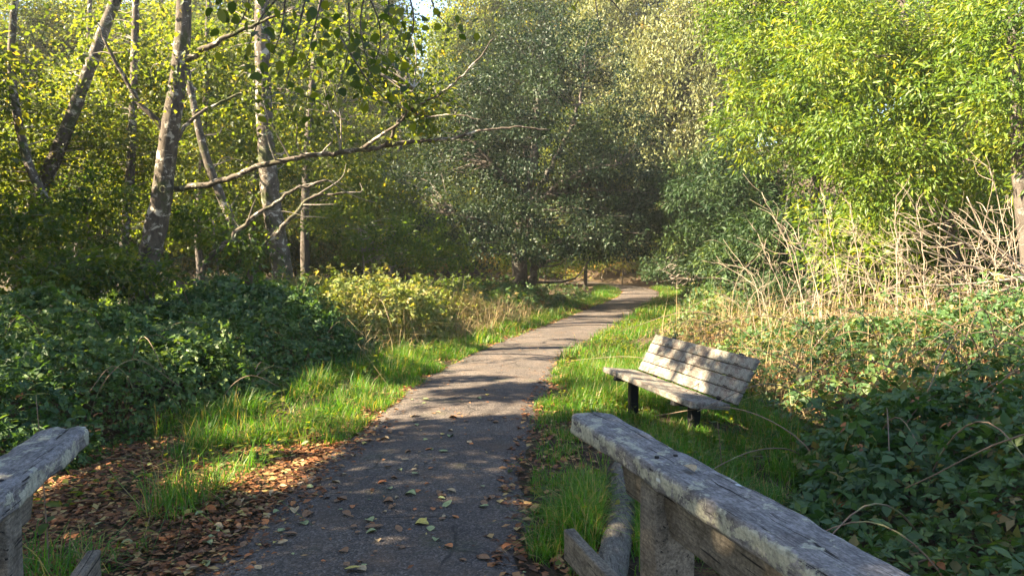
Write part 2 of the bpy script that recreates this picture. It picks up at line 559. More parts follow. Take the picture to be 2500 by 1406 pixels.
# path sheet with slightly ragged edges and a little crown
ys = np.concatenate([np.arange(2.45, 44, .12)])
cols = np.linspace(-1, 1, 15)
PV = []
for i, y in enumerate(ys):
    x0 = path_x(y)
    wl_ = HALF + (vnoise(y * .9, .3, 31) - .5) * .22 + (vnoise(y * 6, .3, 32) - .5) * .10
    wr_ = HALF + (vnoise(y * .9, 7.3, 33) - .5) * .2 + (vnoise(y * 6, 5.3, 34) - .5) * .10
    for c in cols:
        x = x0 + (c * wl_ if c < 0 else c * wr_)
        base = float(ground_h(np.array([x]), np.array([y]))[0])
        z = max(base, 0) * 0 + base + .020 + .022 * (1 - c * c) - (.030 if abs(c) > .99 else 0) + (vnoise(x * 3, y * 3, 9) - .5) * .012
        PV.append((x, y, z))
nc = len(cols)
ii = (np.arange(len(ys) - 1)[:, None] * nc + np.arange(nc - 1)[None, :]).ravel()
me = mesh_np('path', np.array(PV), [np.stack([ii, ii + 1, ii + nc + 1, ii + nc], -1)], M['asphalt'], smooth=True)
path = tag(obj('path', me), 'worn grey footpath curving away to the right between grass verges', None, None, 'structure')


def path_z(x, y):
    c = np.clip((x - path_x(y)) / HALF, -1, 1)
    return ground_h(x, y) + .020 + .022 * (1 - c * c)


# ------------------------------------------------------------------ foliage makers
def clump_leaves(ells, n_clump, per, clump_r, L, asp, up=0.8, droop=.35, flat=.7, shell=.5):
    """ells: list of (centre, radii); leaves in clumps through the crown volume"""
    vol = np.array([np.prod(r) ** .8 for _, r in ells]); vol /= vol.sum()
    which = RS.choice(len(ells), n_clump, p=vol)
    cc = np.array([c for c, _ in ells])[which]; rr = np.array([r for _, r in ells])[which]
    d = nrm(RS.normal(size=(n_clump, 3)))
    rad = (shell + (1 - shell) * RS.random(n_clump)) ** .8
    rad = np.where(RS.random(n_clump) < .18, rad * RS.random(n_clump), rad)
    lump = .82 + .36 * RS.random(n_clump)
    ctr = cc + d * rr * (rad * lump)[:, None]
    cr = clump_r * (.6 + .8 * RS.random(n_clump))
    cnt = np.maximum((per * (.5 + RS.random(n_clump))).astype(int), 2)
    idx = np.repeat(np.arange(n_clump), cnt)
    off = RS.normal(size=(len(idx), 3)) * .55
    off[:, 2] *= flat
    pos = ctr[idx] + off * cr[idx][:, None]
    t = nrm(off + RS.normal(size=off.shape) * .6 + np.array([0, 0, -droop]) + d[idx] * .35)
    n = nrm(np.array([0, 0, up]) + RS.normal(size=off.shape) * .65 + d[idx] * .35)
    ll = L * (.65 + .7 * RS.random(len(idx)))
    ctint = RS.random(n_clump) ** 1.2 * .62
    tint = ctint[idx] + RS.random(len(idx)) * .38
    return ctr, pos, t, n, ll, ll * asp, tint


def leaves_mesh(name, mat, pos, t, n, L, W, tint, parent, keep=True, fold=.12, droop=.12):
    if keep:
        m = RS.random(len(pos)) < keep_prob(pos)
        pos, t, n, L, W, tint = pos[m], t[m], n[m], L[m], W[m], tint[m]
    o0 = origin_of(parent)
    V, T = leaf_arrays(pos - o0, t, n, L, W, fold, droop)
    me = mesh_np(name, V, [T], mat, np.repeat(tint, 4))
    return tag(obj(name, me, parent), kind='stuff')


def twig_net(mb, trunk, ctr, frac, r=.012, sag=.15, n=4):
    """twigs from the trunk polyline to some clump centres"""
    trunk = np.asarray(trunk)
    sel = ctr[RS.random(len(ctr)) < frac]
    for c in sel:
        dz = c[2] - trunk[:, 2]
        cost = np.linalg.norm(trunk - c, axis=1) + np.where(dz < 0, 2.5, 0) * np.abs(dz)
        b = trunk[np.argmin(cost)]
        dist = np.linalg.norm(c - b)
        if dist < .25 or dist > 5.5:
            continue
        mid = (b + c) / 2 + np.array([RS.normal() * .1, RS.normal() * .1, sag * dist * RS.random()])
        q1 = b * .6 + mid * .4 + RS.normal(size=3) * .05 * dist
        P = spline([b, q1, mid, c], 3)
        rr = np.linspace(r * (0.8 + dist * .45), r * .3, len(P))
        mb.tube(P, rr, n, 0, cap=False)


def tree(name, label, base_pts, r0, r1, ells, n_clump, per, clump_r, L, asp, lmat, bmat, cat='tree', group=None,
         limbs=(), limb_mat=None, back=0.0, keep=True, twig=.25, twig_r=.012, k=6, trunk_n=10, **kw):
    P = spline(base_pts, k)
    gz = float(ground_h(P[0, 0], P[0, 1]))
    if P[0, 2] > gz + .05:
        P = np.vstack([[P[0, 0] - (P[1, 0] - P[0, 0]) * .3, P[0, 1], gz - .1], P])
    root = empty(name, (P[0, 0], P[0, 1], gz))
    tag(root, label, cat, group)
    m = len(P)
    rad = np.linspace(r0, r1, m) * (1 + .10 * (RS.random(m) - .5))
    rad[0] *= 1.35
    mb = MB(); mb.tube(P, rad, trunk_n, .05)
    mb.build('trunk', M[bmat], root)
    net = [P]
    for lp, lr0, lr1 in limbs:
        Q = spline(lp, 7)
        Q[1:-1] += RS.normal(size=Q[1:-1].shape) * lr0 * .22
        mb = MB(); mb.tube(Q, np.linspace(lr0, lr1, len(Q)) * (1 + .12 * (RS.random(len(Q)) - .5)), 8, .06)
        mb.build('limb', M[limb_mat or bmat], root)
        net.append(Q)
    if back:
        ells = [(c + np.array([c[0] / max(c[1], 1) * back, back, 0]), r) for c, r in ells]
    ctr, pos, t, n, l, w, tint = clump_leaves(ells, n_clump, per, clump_r, L, asp, **kw)
    if twig > 0:
        mb = MB(); mb.add(np.zeros((0, 3)))
        tc_ = ctr[keep_prob(ctr) > .5] if keep else ctr
        if len(tc_): twig_net(mb, np.vstack(net), tc_, twig, twig_r)
        if len(mb.Q):
            tag(mb.build('twigs', M['twig' if bmat != 'dark_bark' else 'dark_bark'], root), kind='stuff')
    leaves_mesh('crown', M[lmat], pos, t, n, l, w, tint, root, keep)
    return root


def E(px, py, d, rx, ry, rz):
    return (at(px, py, d), np.array([rx, ry, rz]))


def PL(d, *pp):
    """polyline of photo points; each (px, py[, depth])"""
    return [at(p[0], p[1], p[2] if len(p) > 2 else d) for p in pp]

# ------------------------------------------------------------------ timber boards
def board_mesh(name, mat, y0, y1, x0, x1, z0, z1, bev=.006, segs=24, jit=.002, tip=None, slant=0.0, seed=0):
    """plank along Y with worn, rounded edges; tip=(left cut, right cut) clips the corners at y1; slant tilts the y1 end face"""
    r = np.random.default_rng(seed)
    ring = []
    for cx, cz, a0 in ((x1 - bev, z1 - bev, 0), (x0 + bev, z1 - bev, 90), (x0 + bev, z0 + bev, 180), (x1 - bev, z0 + bev, 270)):
        for a in (0, 45, 90):
            aa = math.radians(a0 + a)
            ring.append((cx + bev * math.cos(aa), cz + bev * math.sin(aa)))
    # extra points along the long faces
    def sub(a, b, k):
        return [(a[0] + (b[0] - a[0]) * i / k, a[1] + (b[1] - a[1]) * i / k) for i in range(1, k)]
    full = []
    for i in range(len(ring)):
        full.append(ring[i])
        a, b = ring[i], ring[(i + 1) % len(ring)]
        if i % 3 == 2:
            full += sub(a, b, 4)
    ring = np.array(full); n = len(ring)
    ysq = np.linspace(y0, y1, segs + 1)
    if tip:
        ysq = np.unique(np.concatenate([ysq, [y1 - max(tip) * q for q in (1, .66, .33, .1, .03)]]))
    else:
        ysq = np.unique(np.concatenate([ysq, [y0 + bev * .6, y1 - bev * .6]]))
    V = []
    cxm, czm = (x0 + x1) / 2, (z0 + z1) / 2
    for yv in ysq:
        q = ring.copy()
        e = min(yv - y0, y1 - yv)
        if e < bev * .5:
            q[:, 0] = cxm + (q[:, 0] - cxm) * (1 - bev * .7 / (x1 - x0) * 2)
            q[:, 1] = czm + (q[:, 1] - czm) * (1 - bev * .7 / (z1 - z0) * 2)
        if tip:
            cl = max(0, tip[0] - (y1 - yv)); cr = max(0, tip[1] - (y1 - yv))
            q[:, 0] = np.clip(q[:, 0], x0 + cl, x1 - cr)
        wob = (vnoise(yv * 5, seed, seed + 1) - .5) * jit * 1.2
        d = (vnoise(ring[:, 0] * 25 + yv * 9, ring[:, 1] * 25 + yv * 14, seed + 2) - .5) * jit * 4
        out = q - np.array([cxm, czm]); out /= np.maximum(np.linalg.norm(out, axis=1, keepdims=True), 1e-6)
        q = q + out * d[:, None] + wob
        yy = np.full(n, yv) + (slant * (q[:, 1] - czm) * (1 if yv > y1 - .08 else 0))
        V.append(np.stack([q[:, 0], yy, q[:, 1]], -1))
    V = np.vstack(V); m = len(ysq)
    i = np.arange(m - 1)[:, None] * n; j = np.arange(n)[None, :]; k = (j + 1) % n
    F = np.stack([i + k, i + j, i + n + j, i + n + k], -1).reshape(-1, 4)
    V = np.vstack([V, V[:n].mean(0), V[-n:].mean(0)])
    jj = np.arange(n); kk = (jj + 1) % n
    T = np.vstack([np.stack([jj, kk, np.full(n, len(V) - 2)], -1), np.stack([(m - 1) * n + kk, (m - 1) * n + jj, np.full(n, len(V) - 1)], -1)])
    return mesh_np(name, V, [F, T], mat, None, False)


def upright(mesh_args, name, mat, z0, z1, x0, x1, y0, y1, seed):
    """a post: board stood on end"""
    me = board_mesh(name, mat, z0, z1, x0, x1, y0, y1, .006, 14, .0015, None, 0, seed)
    me.transform(Matrix(((1, 0, 0, 0), (0, 0, 1, 0), (0, 1, 0, 0), (0, 0, 0, 1))))
    me.flip_normals()
    return me


RZ = math.radians(14.84)
DIRV = np.array([-math.sin(RZ), math.cos(RZ)]); PERP = np.array([math.cos(RZ), math.sin(RZ)])


def railing(label, perp, along, side, seed):
    p = PERP * perp + DIRV * along
    root = empty('bridge_railing', (p[0], p[1], 0.0), RZ)
    tag(root, label, 'railing', 'timber railings of the footbridge')
    s = side                                  # +1: right rail (bridge lies towards -x)
    mm = lambda a, b: (min(a * s, b * s), max(a * s, b * s))
    cut = (.028, .06) if s > 0 else (.06, .035)
    obj('cap_rail', board_mesh('cap_rail', M['cap_wood'], -5.2, 0, -.0735, .0735, .990, 1.05, .012, 90, .003, cut, 0, seed), root)
    for q, y in enumerate((-.61, -2.7, -4.9)):
        x0, x1 = mm(-.057, .058)
        post = obj('post', upright(None, 'post', M['post_wood'], -.5, .986, x0, x1, y - .05, y + .05, seed + q), root)
        bb = MB(); th = np.linspace(0, 2 * PI, 9)[:-1]
        c = np.array([-.0575 * s, y, .40])
        ringv = np.array([[c[0], c[1] + .011 * math.cos(a), c[2] + .011 * math.sin(a)] for a in th])
        ringw = ringv + np.array([-.008 * s, 0, 0])
        j = np.arange(8); k = (j + 1) % 8
        bb.add(np.vstack([ringv, ringw, [c + np.array([-.010 * s, 0, 0])]]), np.stack([j, k, k + 8, j + 8], -1), np.stack([j + 8, k + 8, np.full(8, 16)], -1))
        bb.build('bolt', M['steel'], root, True, (0, 0, 0)).parent = post
        for nx_ in (-.025, .03):
            nb = MB(); nb.tube(np.array([[nx_ * s, y + .012, 1.040], [nx_ * s, y + .012, 1.0535]]), [.007, .0065], 8)
            nb.build('nail', M['steel'], root, True, (0, 0, 0))
    # rail hung under the cap: a stub past the end post and the runs between posts
    x0, x1 = mm(-.012, .028)
    obj('under_rail', board_mesh('under_rail', M['post_wood'], -.555, -.34, x0, x1, .88, .988, .005, 6, .0015, None, .5, seed + 5), root)
    obj('under_rail', board_mesh('under_rail', M['post_wood'], -2.645, -.665, x0 - .02 * s, x1 - .02 * s, .87, .988, .005, 22, .0015, None, .55, seed + 6), root)
    obj('under_rail', board_mesh('under_rail', M['post_wood'], -4.845, -2.755, x0 - .02 * s, x1 - .02 * s, .87, .988, .005, 22, .0015, None, 0, seed + 7), root)
    x0, x1 = mm(-.097, -.0585)
    obj('middle_rail', board_mesh('middle_rail', M['post_wood'], -5.2, -.04, x0, x1, .56, .66, .005, 50, .0015, None, 0, seed + 8), root)
    return root


railing('weathered lichen-spotted timber railing with thick cap, in front of the bench', .915, 2.44, 1, 3)
railing('weathered lichen-spotted timber railing end at the left edge beside the leaf litter', -.752, 2.65, -1, 40)

deck = empty('bridge_deck', (PERP[0] * .1 + DIRV[0] * 2.5, PERP[1] * .1 + DIRV[1] * 2.5, 0), RZ)
tag(deck, 'plank deck of the footbridge between the two railings', 'bridge')
for i in range(40):
    me = board_mesh('plank', M['post_wood'], -.92, .92, -.065, .065, -.035, .012, .004, 4, .0015, None, 0, 100 + i % 5)
    o = obj('plank', me, deck); o.rotation_euler = (0, 0, PI / 2); o.location = (0, -.1 - i * .14, 0.012)
for x in (-.75, .75):
    obj('beam', board_mesh('beam', M['post_wood'], -5.6, 0, x - .07, x + .07, -.40, -.03, .006, 10, .002, None, 0, 120), deck)

# ------------------------------------------------------------------ bench
BZ = math.radians(14.6)
bench_root = empty('park_bench', (1.30, 6.84, -0.01), BZ)
tag(bench_root, 'weathered lichen-covered slatted wooden bench facing the path beside the brambles', 'bench')
HB = .93
for i in range(3):                        # seat: local -x faces the path
    x0 = -.14 + i * .128
    z = .405 - .018 * i
    me = board_mesh('slat', M['bench_wood'], -HB - .02 * (i == 0), HB, -.062, .062, -.026, .026, .007, 24, .0015, None, 0, 200 + i)
    o = obj('seat_slat', me, bench_root); o.location = (x0 + .06, .02 * i, z); o.rotation_euler = (0, math.radians(7), 0)
tilt = math.radians(29)
for i in range(4):
    s_ = .055 + i * .103
    me = board_mesh('slat', M['bench_wood'], -HB, HB, -.022, .022, -.0485, .0485, .006, 24, .0012, None, 0, 210 + i)
    o = obj('back_slat', me, bench_root)
    o.location = (.262 + math.sin(tilt) * s_, .0, .385 + math.cos(tilt) * s_); o.rotation_euler = (0, tilt, 0)
for y in (-.62, .62):
    lg = upright(None, 'leg', M['steel'], -.35, .335, -.042, .042, -.038, .038, 220)
    o = obj('leg', lg, bench_root); o.location = (.06, y, 0)
    br = board_mesh('bracket', M['steel'], -.20, .20, -.03, .03, -.022, .022, .004, 4, 0, None, 0, 221)
    o = obj('seat_bracket', br, bench_root); o.location = (.06, y, .345); o.rotation_euler = (math.radians(-7), 0, -PI / 2)
    br = board_mesh('bracket', M['steel'], -.06, .42, -.03, .03, -.012, .012, .004, 4, 0, None, 0, 222)
    o = obj('back_bracket', br, bench_root); o.location = (.302, y, .385); o.rotation_euler = (PI / 2 - 0, 0, 0)
    o.matrix_local = Matrix.Translation((.302, y, .385)) @ Matrix.Rotation(tilt, 4, 'Y') @ Matrix.Rotation(PI / 2, 4, 'X') @ Matrix.Rotation(PI / 2, 4, 'Y')

# ------------------------------------------------------------------ half-buried log by the path
a, b = np.array([.78, 5.3, .06]), np.array([.40, 3.05, .06])
P = np.linspace(a, b, 26); P[:, 0] += .02 * np.sin(np.linspace(0, 5, 26))
root = empty('edging_log', (b[0], b[1], 0)); tag(root, 'grey weathered round log lying in grass behind the railing end', 'log')
mb = MB(); mb.tube(P, .078 + .006 * RS.normal(size=26) * .5, 16, .035); mb.build('trunk', M['log_wood'], root)

# ------------------------------------------------------------------ the oak by the bend
oak_b = at(1272, 668, 22)
tree('oak_tree', 'large dark evergreen oak with a rounded crown overhanging the bend of the path',
     [np.array([oak_b[0], 22, 0]), at(1268, 600, 22), at(1280, 520, 22), at(1300, 420, 22), at(1310, 300, 22), at(1320, 180, 22)], .26, .07,
     [E(1330, 300, 22, 3.0, 3.0, 2.7), E(1130, 300, 22.5, 2.0, 2.2, 2.0), E(1480, 420, 21.5, 1.6, 1.8, 1.9), E(1180, 520, 21, 1.7, 1.6, 1.0),
      E(1400, 540, 21, 2.0, 1.8, .9), E(1340, 110, 22.5, 1.9, 2, 1.2), E(1540, 520, 22, 1.2, 1.5, 1.2), E(1010, 470, 23, 1.5, 1.6, 1.2), E(1590, 590, 22.5, .9, 1.0, .5), E(1620, 500, 23, 1.2, 1.3, .9), E(1500, 580, 20.5, 1.2, 1.2, .5), E(1200, 605, 20, 1.5, 1.2, .45), E(1340, 600, 20, 1.3, 1.2, .4), E(1450, 600, 22, 1.3, 1.2, .45), E(1650, 560, 24, 1.4, 1.2, .8), E(1080, 580, 20.5, 1.3, 1.2, .6)],
     2050, 54, .25, .078, .58, 'oak_leaf', 'dark_bark', limbs=[
         (PL(22, (1280, 520), (1340, 420, 21.6), (1400, 300, 21.4), (1430, 180, 21.3)), .10, .03),
         (PL(22, (1275, 560), (1330, 480, 21.2), (1420, 420, 20.8), (1520, 400, 20.6)), .08, .025),
         (PL(22, (1285, 480), (1200, 400, 21.6), (1120, 300, 21.5), (1060, 220, 21.4)), .09, .03),
         (PL(22, (1270, 590), (1180, 540, 20.6), (1100, 520, 20.4)), .07, .02),
         (PL(22, (1300, 690), (1306, 640, 21.4), (1285, 590, 21.2), (1300, 520, 21.2)), .13, .05)],
     keep=False, twig=.14, twig_r=.013, shell=.55)

# leaning limb at the bend
# ------------------------------------------------------------------ alders on the left
main_limbs = [
    (PL(11, (428, 462), (540, 442, 10.8), (640, 405, 10.6), (760, 380, 10.4), (880, 368, 10.2), (940, 355, 10.1), (965, 310, 10.0), (1000, 268, 10.0), (1080, 225, 9.9), (1150, 165, 9.8), (1205, 95, 9.7)), .045, .008),
    (PL(10, (940, 356, 10.1), (1020, 345, 10.0), (1100, 338, 10.0), (1180, 318, 9.9), (1260, 312, 9.8), (1340, 318, 9.8)), .030, .008),
    (PL(10, (880, 366, 10.2), (930, 330, 10.0), (985, 290, 9.9), (1010, 215, 9.8)), .030, .008),
    (PL(11, (1000, 268, 10.0), (1040, 285, 9.8), (1110, 280, 9.7), (1180, 295, 9.6)), .018, .005),
    (PL(11, (445, 150), (520, 110, 10.8), (600, 70, 10.6), (700, 30, 10.4)), .05, .015),
    (PL(11, (415, 330), (340, 250, 10.9), (280, 150, 10.8), (230, 40, 10.7)), .045, .012),
    (PL(11, (405, 395), (460, 300, 11.2), (540, 250, 11.4), (640, 215, 11.5), (760, 240, 11.4), (850, 300, 11.3)), .03, .008),
    (PL(11, (385, 560), (350, 600, 10.8), (405, 612, 10.7)), .028, .008)]
tree('alder_tree', 'tall mottled alder with a long bare limb reaching right over the brambles',
     PL(11, (345, 720), (368, 610), (392, 500), (402, 420), (415, 320), (432, 210), (446, 90), (452, -30), (470, -160)), .17, .09,
     [E(560, 170, 10.6, 1.3, 1.2, .9), E(760, 230, 10.5, 1.2, 1.0, .7), E(300, 120, 10.8, 1.1, 1.1, .9), E(520, 10, 11, 1.4, 1.4, .7), E(900, 120, 10.2, 1.0, .9, .6),
      E(1000, 260, 10, .7, .6, .4), E(640, 330, 11, .8, .8, .5)],
     620, 50, .28, .072, .72, 'alder_leaf', 'alder_bark', limbs=main_limbs, back=.15, twig=.5, twig_r=.011, trunk_n=14)

big_alder = [o for o in C.objects if o.get('label', '').startswith('tall mottled alder')][0]
kc = at(398, 463, 10.86)
ang_ = np.linspace(0, 2 * PI, 15)
kb = MB(); kb.tube(np.stack([kc[0] + .038 * np.cos(ang_), np.full(15, kc[1]), kc[2] + .05 * np.sin(ang_)], -1), np.full(15, .013), 6, .1)
kb.build('knot_rim', M['pale_bark'], big_alder)
kb = MB(); kb.add(np.vstack([[kc + np.array([0, .008, 0])], np.stack([kc[0] + .036 * np.cos(ang_[:-1]), np.full(14, kc[1] + .002), kc[2] + .048 * np.sin(ang_[:-1])], -1)]), None,
                  np.stack([np.zeros(14, int), np.arange(14) + 1, (np.arange(14) + 1) % 14 + 1], -1))
kb.build('knot_hole', M['dark_bark'], big_alder)

alder_specs = [
    ('slender pale alder at the far left rising past the patch of sky', PL(13, (135, 640), (122, 520), (70, 400), (40, 270), (28, 130), (40, -30), (60, -150)), .085, .05,
     [E(90, 260, 13, 1.1, 1.2, 1.0), E(40, 420, 13, .8, .9, .7), E(160, 60, 13, .8, 1.0, .5)], 120, 44),
    ('stout alder leaning right with sun-dappled bark at the left', PL(14, (40, 640), (70, 540), (115, 430), (165, 310), (210, 190), (255, 70), (300, -40), (350, -150)), .15, .08,
     [E(240, 260, 14, 1.4, 1.3, 1.2), E(330, 80, 14, 1.2, 1.2, .8), E(140, 470, 13.6, 1.0, 1.0, .8), E(210, 130, 14, 1.0, 1, .6)], 230, 46),
    ('thin straight alder just left of the big mottled trunk', PL(15, (300, 660), (306, 560), (318, 430), (324, 290), (328, 150), (332, 0), (330, -120)), .095, .06,
     [E(320, 300, 15, 1.3, 1.2, 1.3), E(350, 480, 15, 1.1, 1.1, .8), E(330, 60, 15, 1.2, 1.2, .8)], 220, 48),
    ('leaning dark alder just right of the big mottled trunk', PL(14, (610, 650), (575, 560), (535, 470), (505, 390), (482, 300), (462, 200), (440, 80)), .10, .05,
     [E(560, 330, 14, 1.1, 1.1, 1.1), E(620, 470, 14.4, 1.0, 1.0, .7), E(470, 160, 14.5, 1.2, 1.2, .9)], 200, 48),
    ('thick mossy alder standing right behind the bramble thicket', PL(15, (690, 660), (676, 580), (660, 470), (650, 360), (644, 240), (640, 100), (640, -60), (640, -160)), .20, .12,
     [E(700, 260, 15, 1.5, 1.4, 1.4), E(600, 80, 15.2, 1.5, 1.4, 1.0), E(800, 100, 15, 1.4, 1.3, 1.0), E(820, 380, 15.4, 1.1, 1.1, .8)], 330, 50),
    ('straight dark alder between the mossy trunk and the oak', PL(18, (745, 650), (744, 540), (748, 420), (756, 280), (770, 120), (790, -30)), .11, .06,
     [E(860, 300, 18, 1.7, 1.6, 1.5), E(780, 120, 18, 1.7, 1.5, 1.3), E(960, 120, 18, 1.6, 1.5, 1.2), E(930, 440, 18.5, 1.3, 1.3, .9)], 420, 50),
    ('slim alder deep in the wood behind the leaning dark trunk', PL(19, (488, 650), (482, 560), (490, 430), (500, 280), (505, 120), (510, -40)), .09, .05,
     [E(500, 330, 19, 1.7, 1.6, 1.6), E(420, 520, 19, 1.4, 1.3, .9), E(520, 120, 19, 1.7, 1.6, 1.3)], 330, 50),
    ('slim alder deep in the wood behind the stout leaning trunk', PL(20, (190, 650), (195, 500), (205, 330), (215, 150), (220, -30)), .10, .05,
     [E(180, 400, 20, 1.9, 1.7, 1.6), E(60, 500, 20, 1.6, 1.5, 1.1), E(260, 240, 20, 1.6, 1.5, 1.2)], 330, 50),
    ('sunlit yellow-green tree filling the gap left of the oak', PL(26, (955, 660), (960, 560), (970, 420), (985, 270), (1000, 120)), .13, .05,
     [E(960, 400, 26, 2.2, 2.0, 1.7), E(1010, 220, 26, 2.4, 2.2, 1.7), E(870, 520, 26, 1.9, 1.7, 1.1), E(880, 120, 26, 2.2, 2, 1.5)], 520, 50),
    ('leafy tree far back in the wood behind the mossy trunk', PL(25, (620, 660), (615, 520), (625, 350), (630, 150), (640, -20)), .14, .06,
     [E(600, 420, 25, 2.4, 2.0, 1.7), E(700, 280, 25, 2.4, 2.0, 1.6), E(560, 160, 25, 2.4, 2, 1.5), E(720, 520, 25, 1.9, 1.6, 1.0)], 520, 50),
    ('leafy tree far back in the wood behind the big mottled trunk', PL(26, (380, 660), (385, 520), (380, 350), (390, 150), (395, -20)), .14, .06,
     [E(380, 430, 26, 2.4, 2.0, 1.8), E(300, 220, 26, 2.4, 2.0, 1.5), E(440, 260, 26, 2.2, 2, 1.6)], 480, 50),
    ('leafy tree far back in the wood at the left edge', PL(25, (60, 660), (55, 540), (60, 420), (70, 260)), .14, .06,
     [E(60, 480, 25, 2.4, 2.0, 1.5), E(-60, 400, 25, 2.4, 2.0, 1.6), E(170, 560, 25, 2.1, 2, 1.1)], 420, 50)]
for lab, pts, r0, r1, ells, nc_, per in alder_specs:
    far = pts[0][1] > 17
    tree('alder_tree', lab, pts, r0, r1, ells, nc_, per, .32 if not far else .42, .078 if not far else .10, .72, 'alder_leaf', 'alder_bark' if not far else 'dark_bark',
         group='trees of the wood on the left', twig=.35 if not far else .15, twig_r=.010, back=.9)

# trees standing left of the bridge, just outside the picture; they shade the near path
for lab, x, y, hh in (('leafy alder standing left of the bridge end', -6.6, 3.2, 9.2), ('leafy alder on the left bank behind the bridge', -6.2, .2, 8.0), ('leafy alder further back along the left bank', -6.8, -2.6, 9.5), ('tall leafy alder behind the camera on the left bank', -5.6, -5.2, 10.5),
                      ('leafy alder left of the bramble thicket', -8.4, 4.6, 9.6), ('leafy alder standing left beyond the bramble bank', -8.6, 8.0, 6.2), ('spreading alder left of the slender pale one', -9.4, 11.2, 6.4), ('tall leafy alder further left on the bank', -10.5, 1.0, 9)):
    tree('alder_tree', lab, [np.array([x, y, -.2]), np.array([x + .1, y, 1.5]), np.array([x - .1, y + .1, 3.5]), np.array([x + .2, y, hh])], .17, .03,
         [(np.array([x, y, hh * .55]), np.array([2.0, 2.0, 1.6])), (np.array([x + .8, y - .6, hh * .78]), np.array([2.0, 1.9, 1.3])), (np.array([x - .4, y + 1.0, hh * .75]), np.array([1.8, 1.8, 1.3])),
          (np.array([x + .4, y + .4, hh * .34]), np.array([1.4, 1.9, .9]))],
         500, 26, .38, .125, .75, 'alder_leaf', 'alder_bark', group='trees of the wood on the left', twig=.25)

# ------------------------------------------------------------------ understory shrubs on the left
for lab, ells, nc_ in (
        ('loose elder shrub at the left edge under the slender alder', [E(40, 540, 11, .8, .8, .5), E(-40, 620, 10, .7, .8, .4)], 90),
        ('leafy shrub between the left edge and the big mottled trunk', [E(210, 500, 13, .8, .8, .6), E(250, 600, 12, .8, .7, .4)], 110),
        ('leafy shrub right of the big mottled trunk behind the thicket', [E(520, 540, 12.8, .9, .8, .5), E(600, 600, 12.5, .8, .8, .4)], 120),
        ('dark leafy shrub under the oak at the left of its trunk', [E(880, 560, 17, 1.3, 1.1, .8), E(1010, 590, 17.5, 1.2, 1.1, .7), E(1100, 610, 19, 1.1, 1.0, .6)], 300),
        ('shrub with yellowing leaves at the foot of the left wood', [E(90, 670, 9.5, 1.0, .8, .3), E(280, 670, 9.8, .9, .8, .3)], 110)):
    c0 = ells[0][0]
    tree('leafy_shrub', lab, [np.array([c0[0], c0[1], -.2]), np.array([c0[0] + .1, c0[1], .7]), c0], .035, .015, ells, int(nc_ * .62), 52, .20, .085, .5, 'understory_leaf', 'twig', cat='shrub',
         group='shrubs under the left trees', twig=.4, twig_r=.007)

# fallen and leaning dead branches
for lab, pts, r in (('slanting mossy dead branch rising right from the thicket by the mossy trunk', PL(12, (500, 640), (575, 570), (650, 510), (720, 465), (800, 440)), .045),
                    ('leaning dead branch crossing in front of the mossy alder', PL(13, (640, 612), (700, 545), (760, 485), (850, 470)), .05),
                    ('pale leaning trunk fragment over the path bend', PL(24, (1560, 578), (1610, 592), (1650, 600), (1700, 640)), .06)):
    Q = spline(pts, 6); Q[1:-1] += RS.normal(size=Q[1:-1].shape) * .015
    root = empty('dead_branch', (Q[0, 0], Q[0, 1], float(ground_h(Q[0, 0], Q[0, 1])))); tag(root, lab, 'branch')
    if r < .055:
        Q = np.vstack([[Q[0, 0] - .35, Q[0, 1], float(ground_h(Q[0, 0], Q[0, 1]))], Q])
    mb = MB(); mb.tube(Q, np.linspace(r, r * .4, len(Q)), 8, .08); mb.build('limb', M['alder_bark'], root)
    mb = MB()
    for i in range(6):
        b0 = Q[RS.integers(3, len(Q))]
        e = b0 + RS.normal(size=3) * .35 + np.array([.1, 0, .15])
        mb.tube(spline([b0, (b0 + e) / 2 + RS.normal(size=3) * .06, e], 4), np.linspace(.012, .003, 9), 4)
    tag(mb.build('twigs', M['twig'], root), kind='stuff')

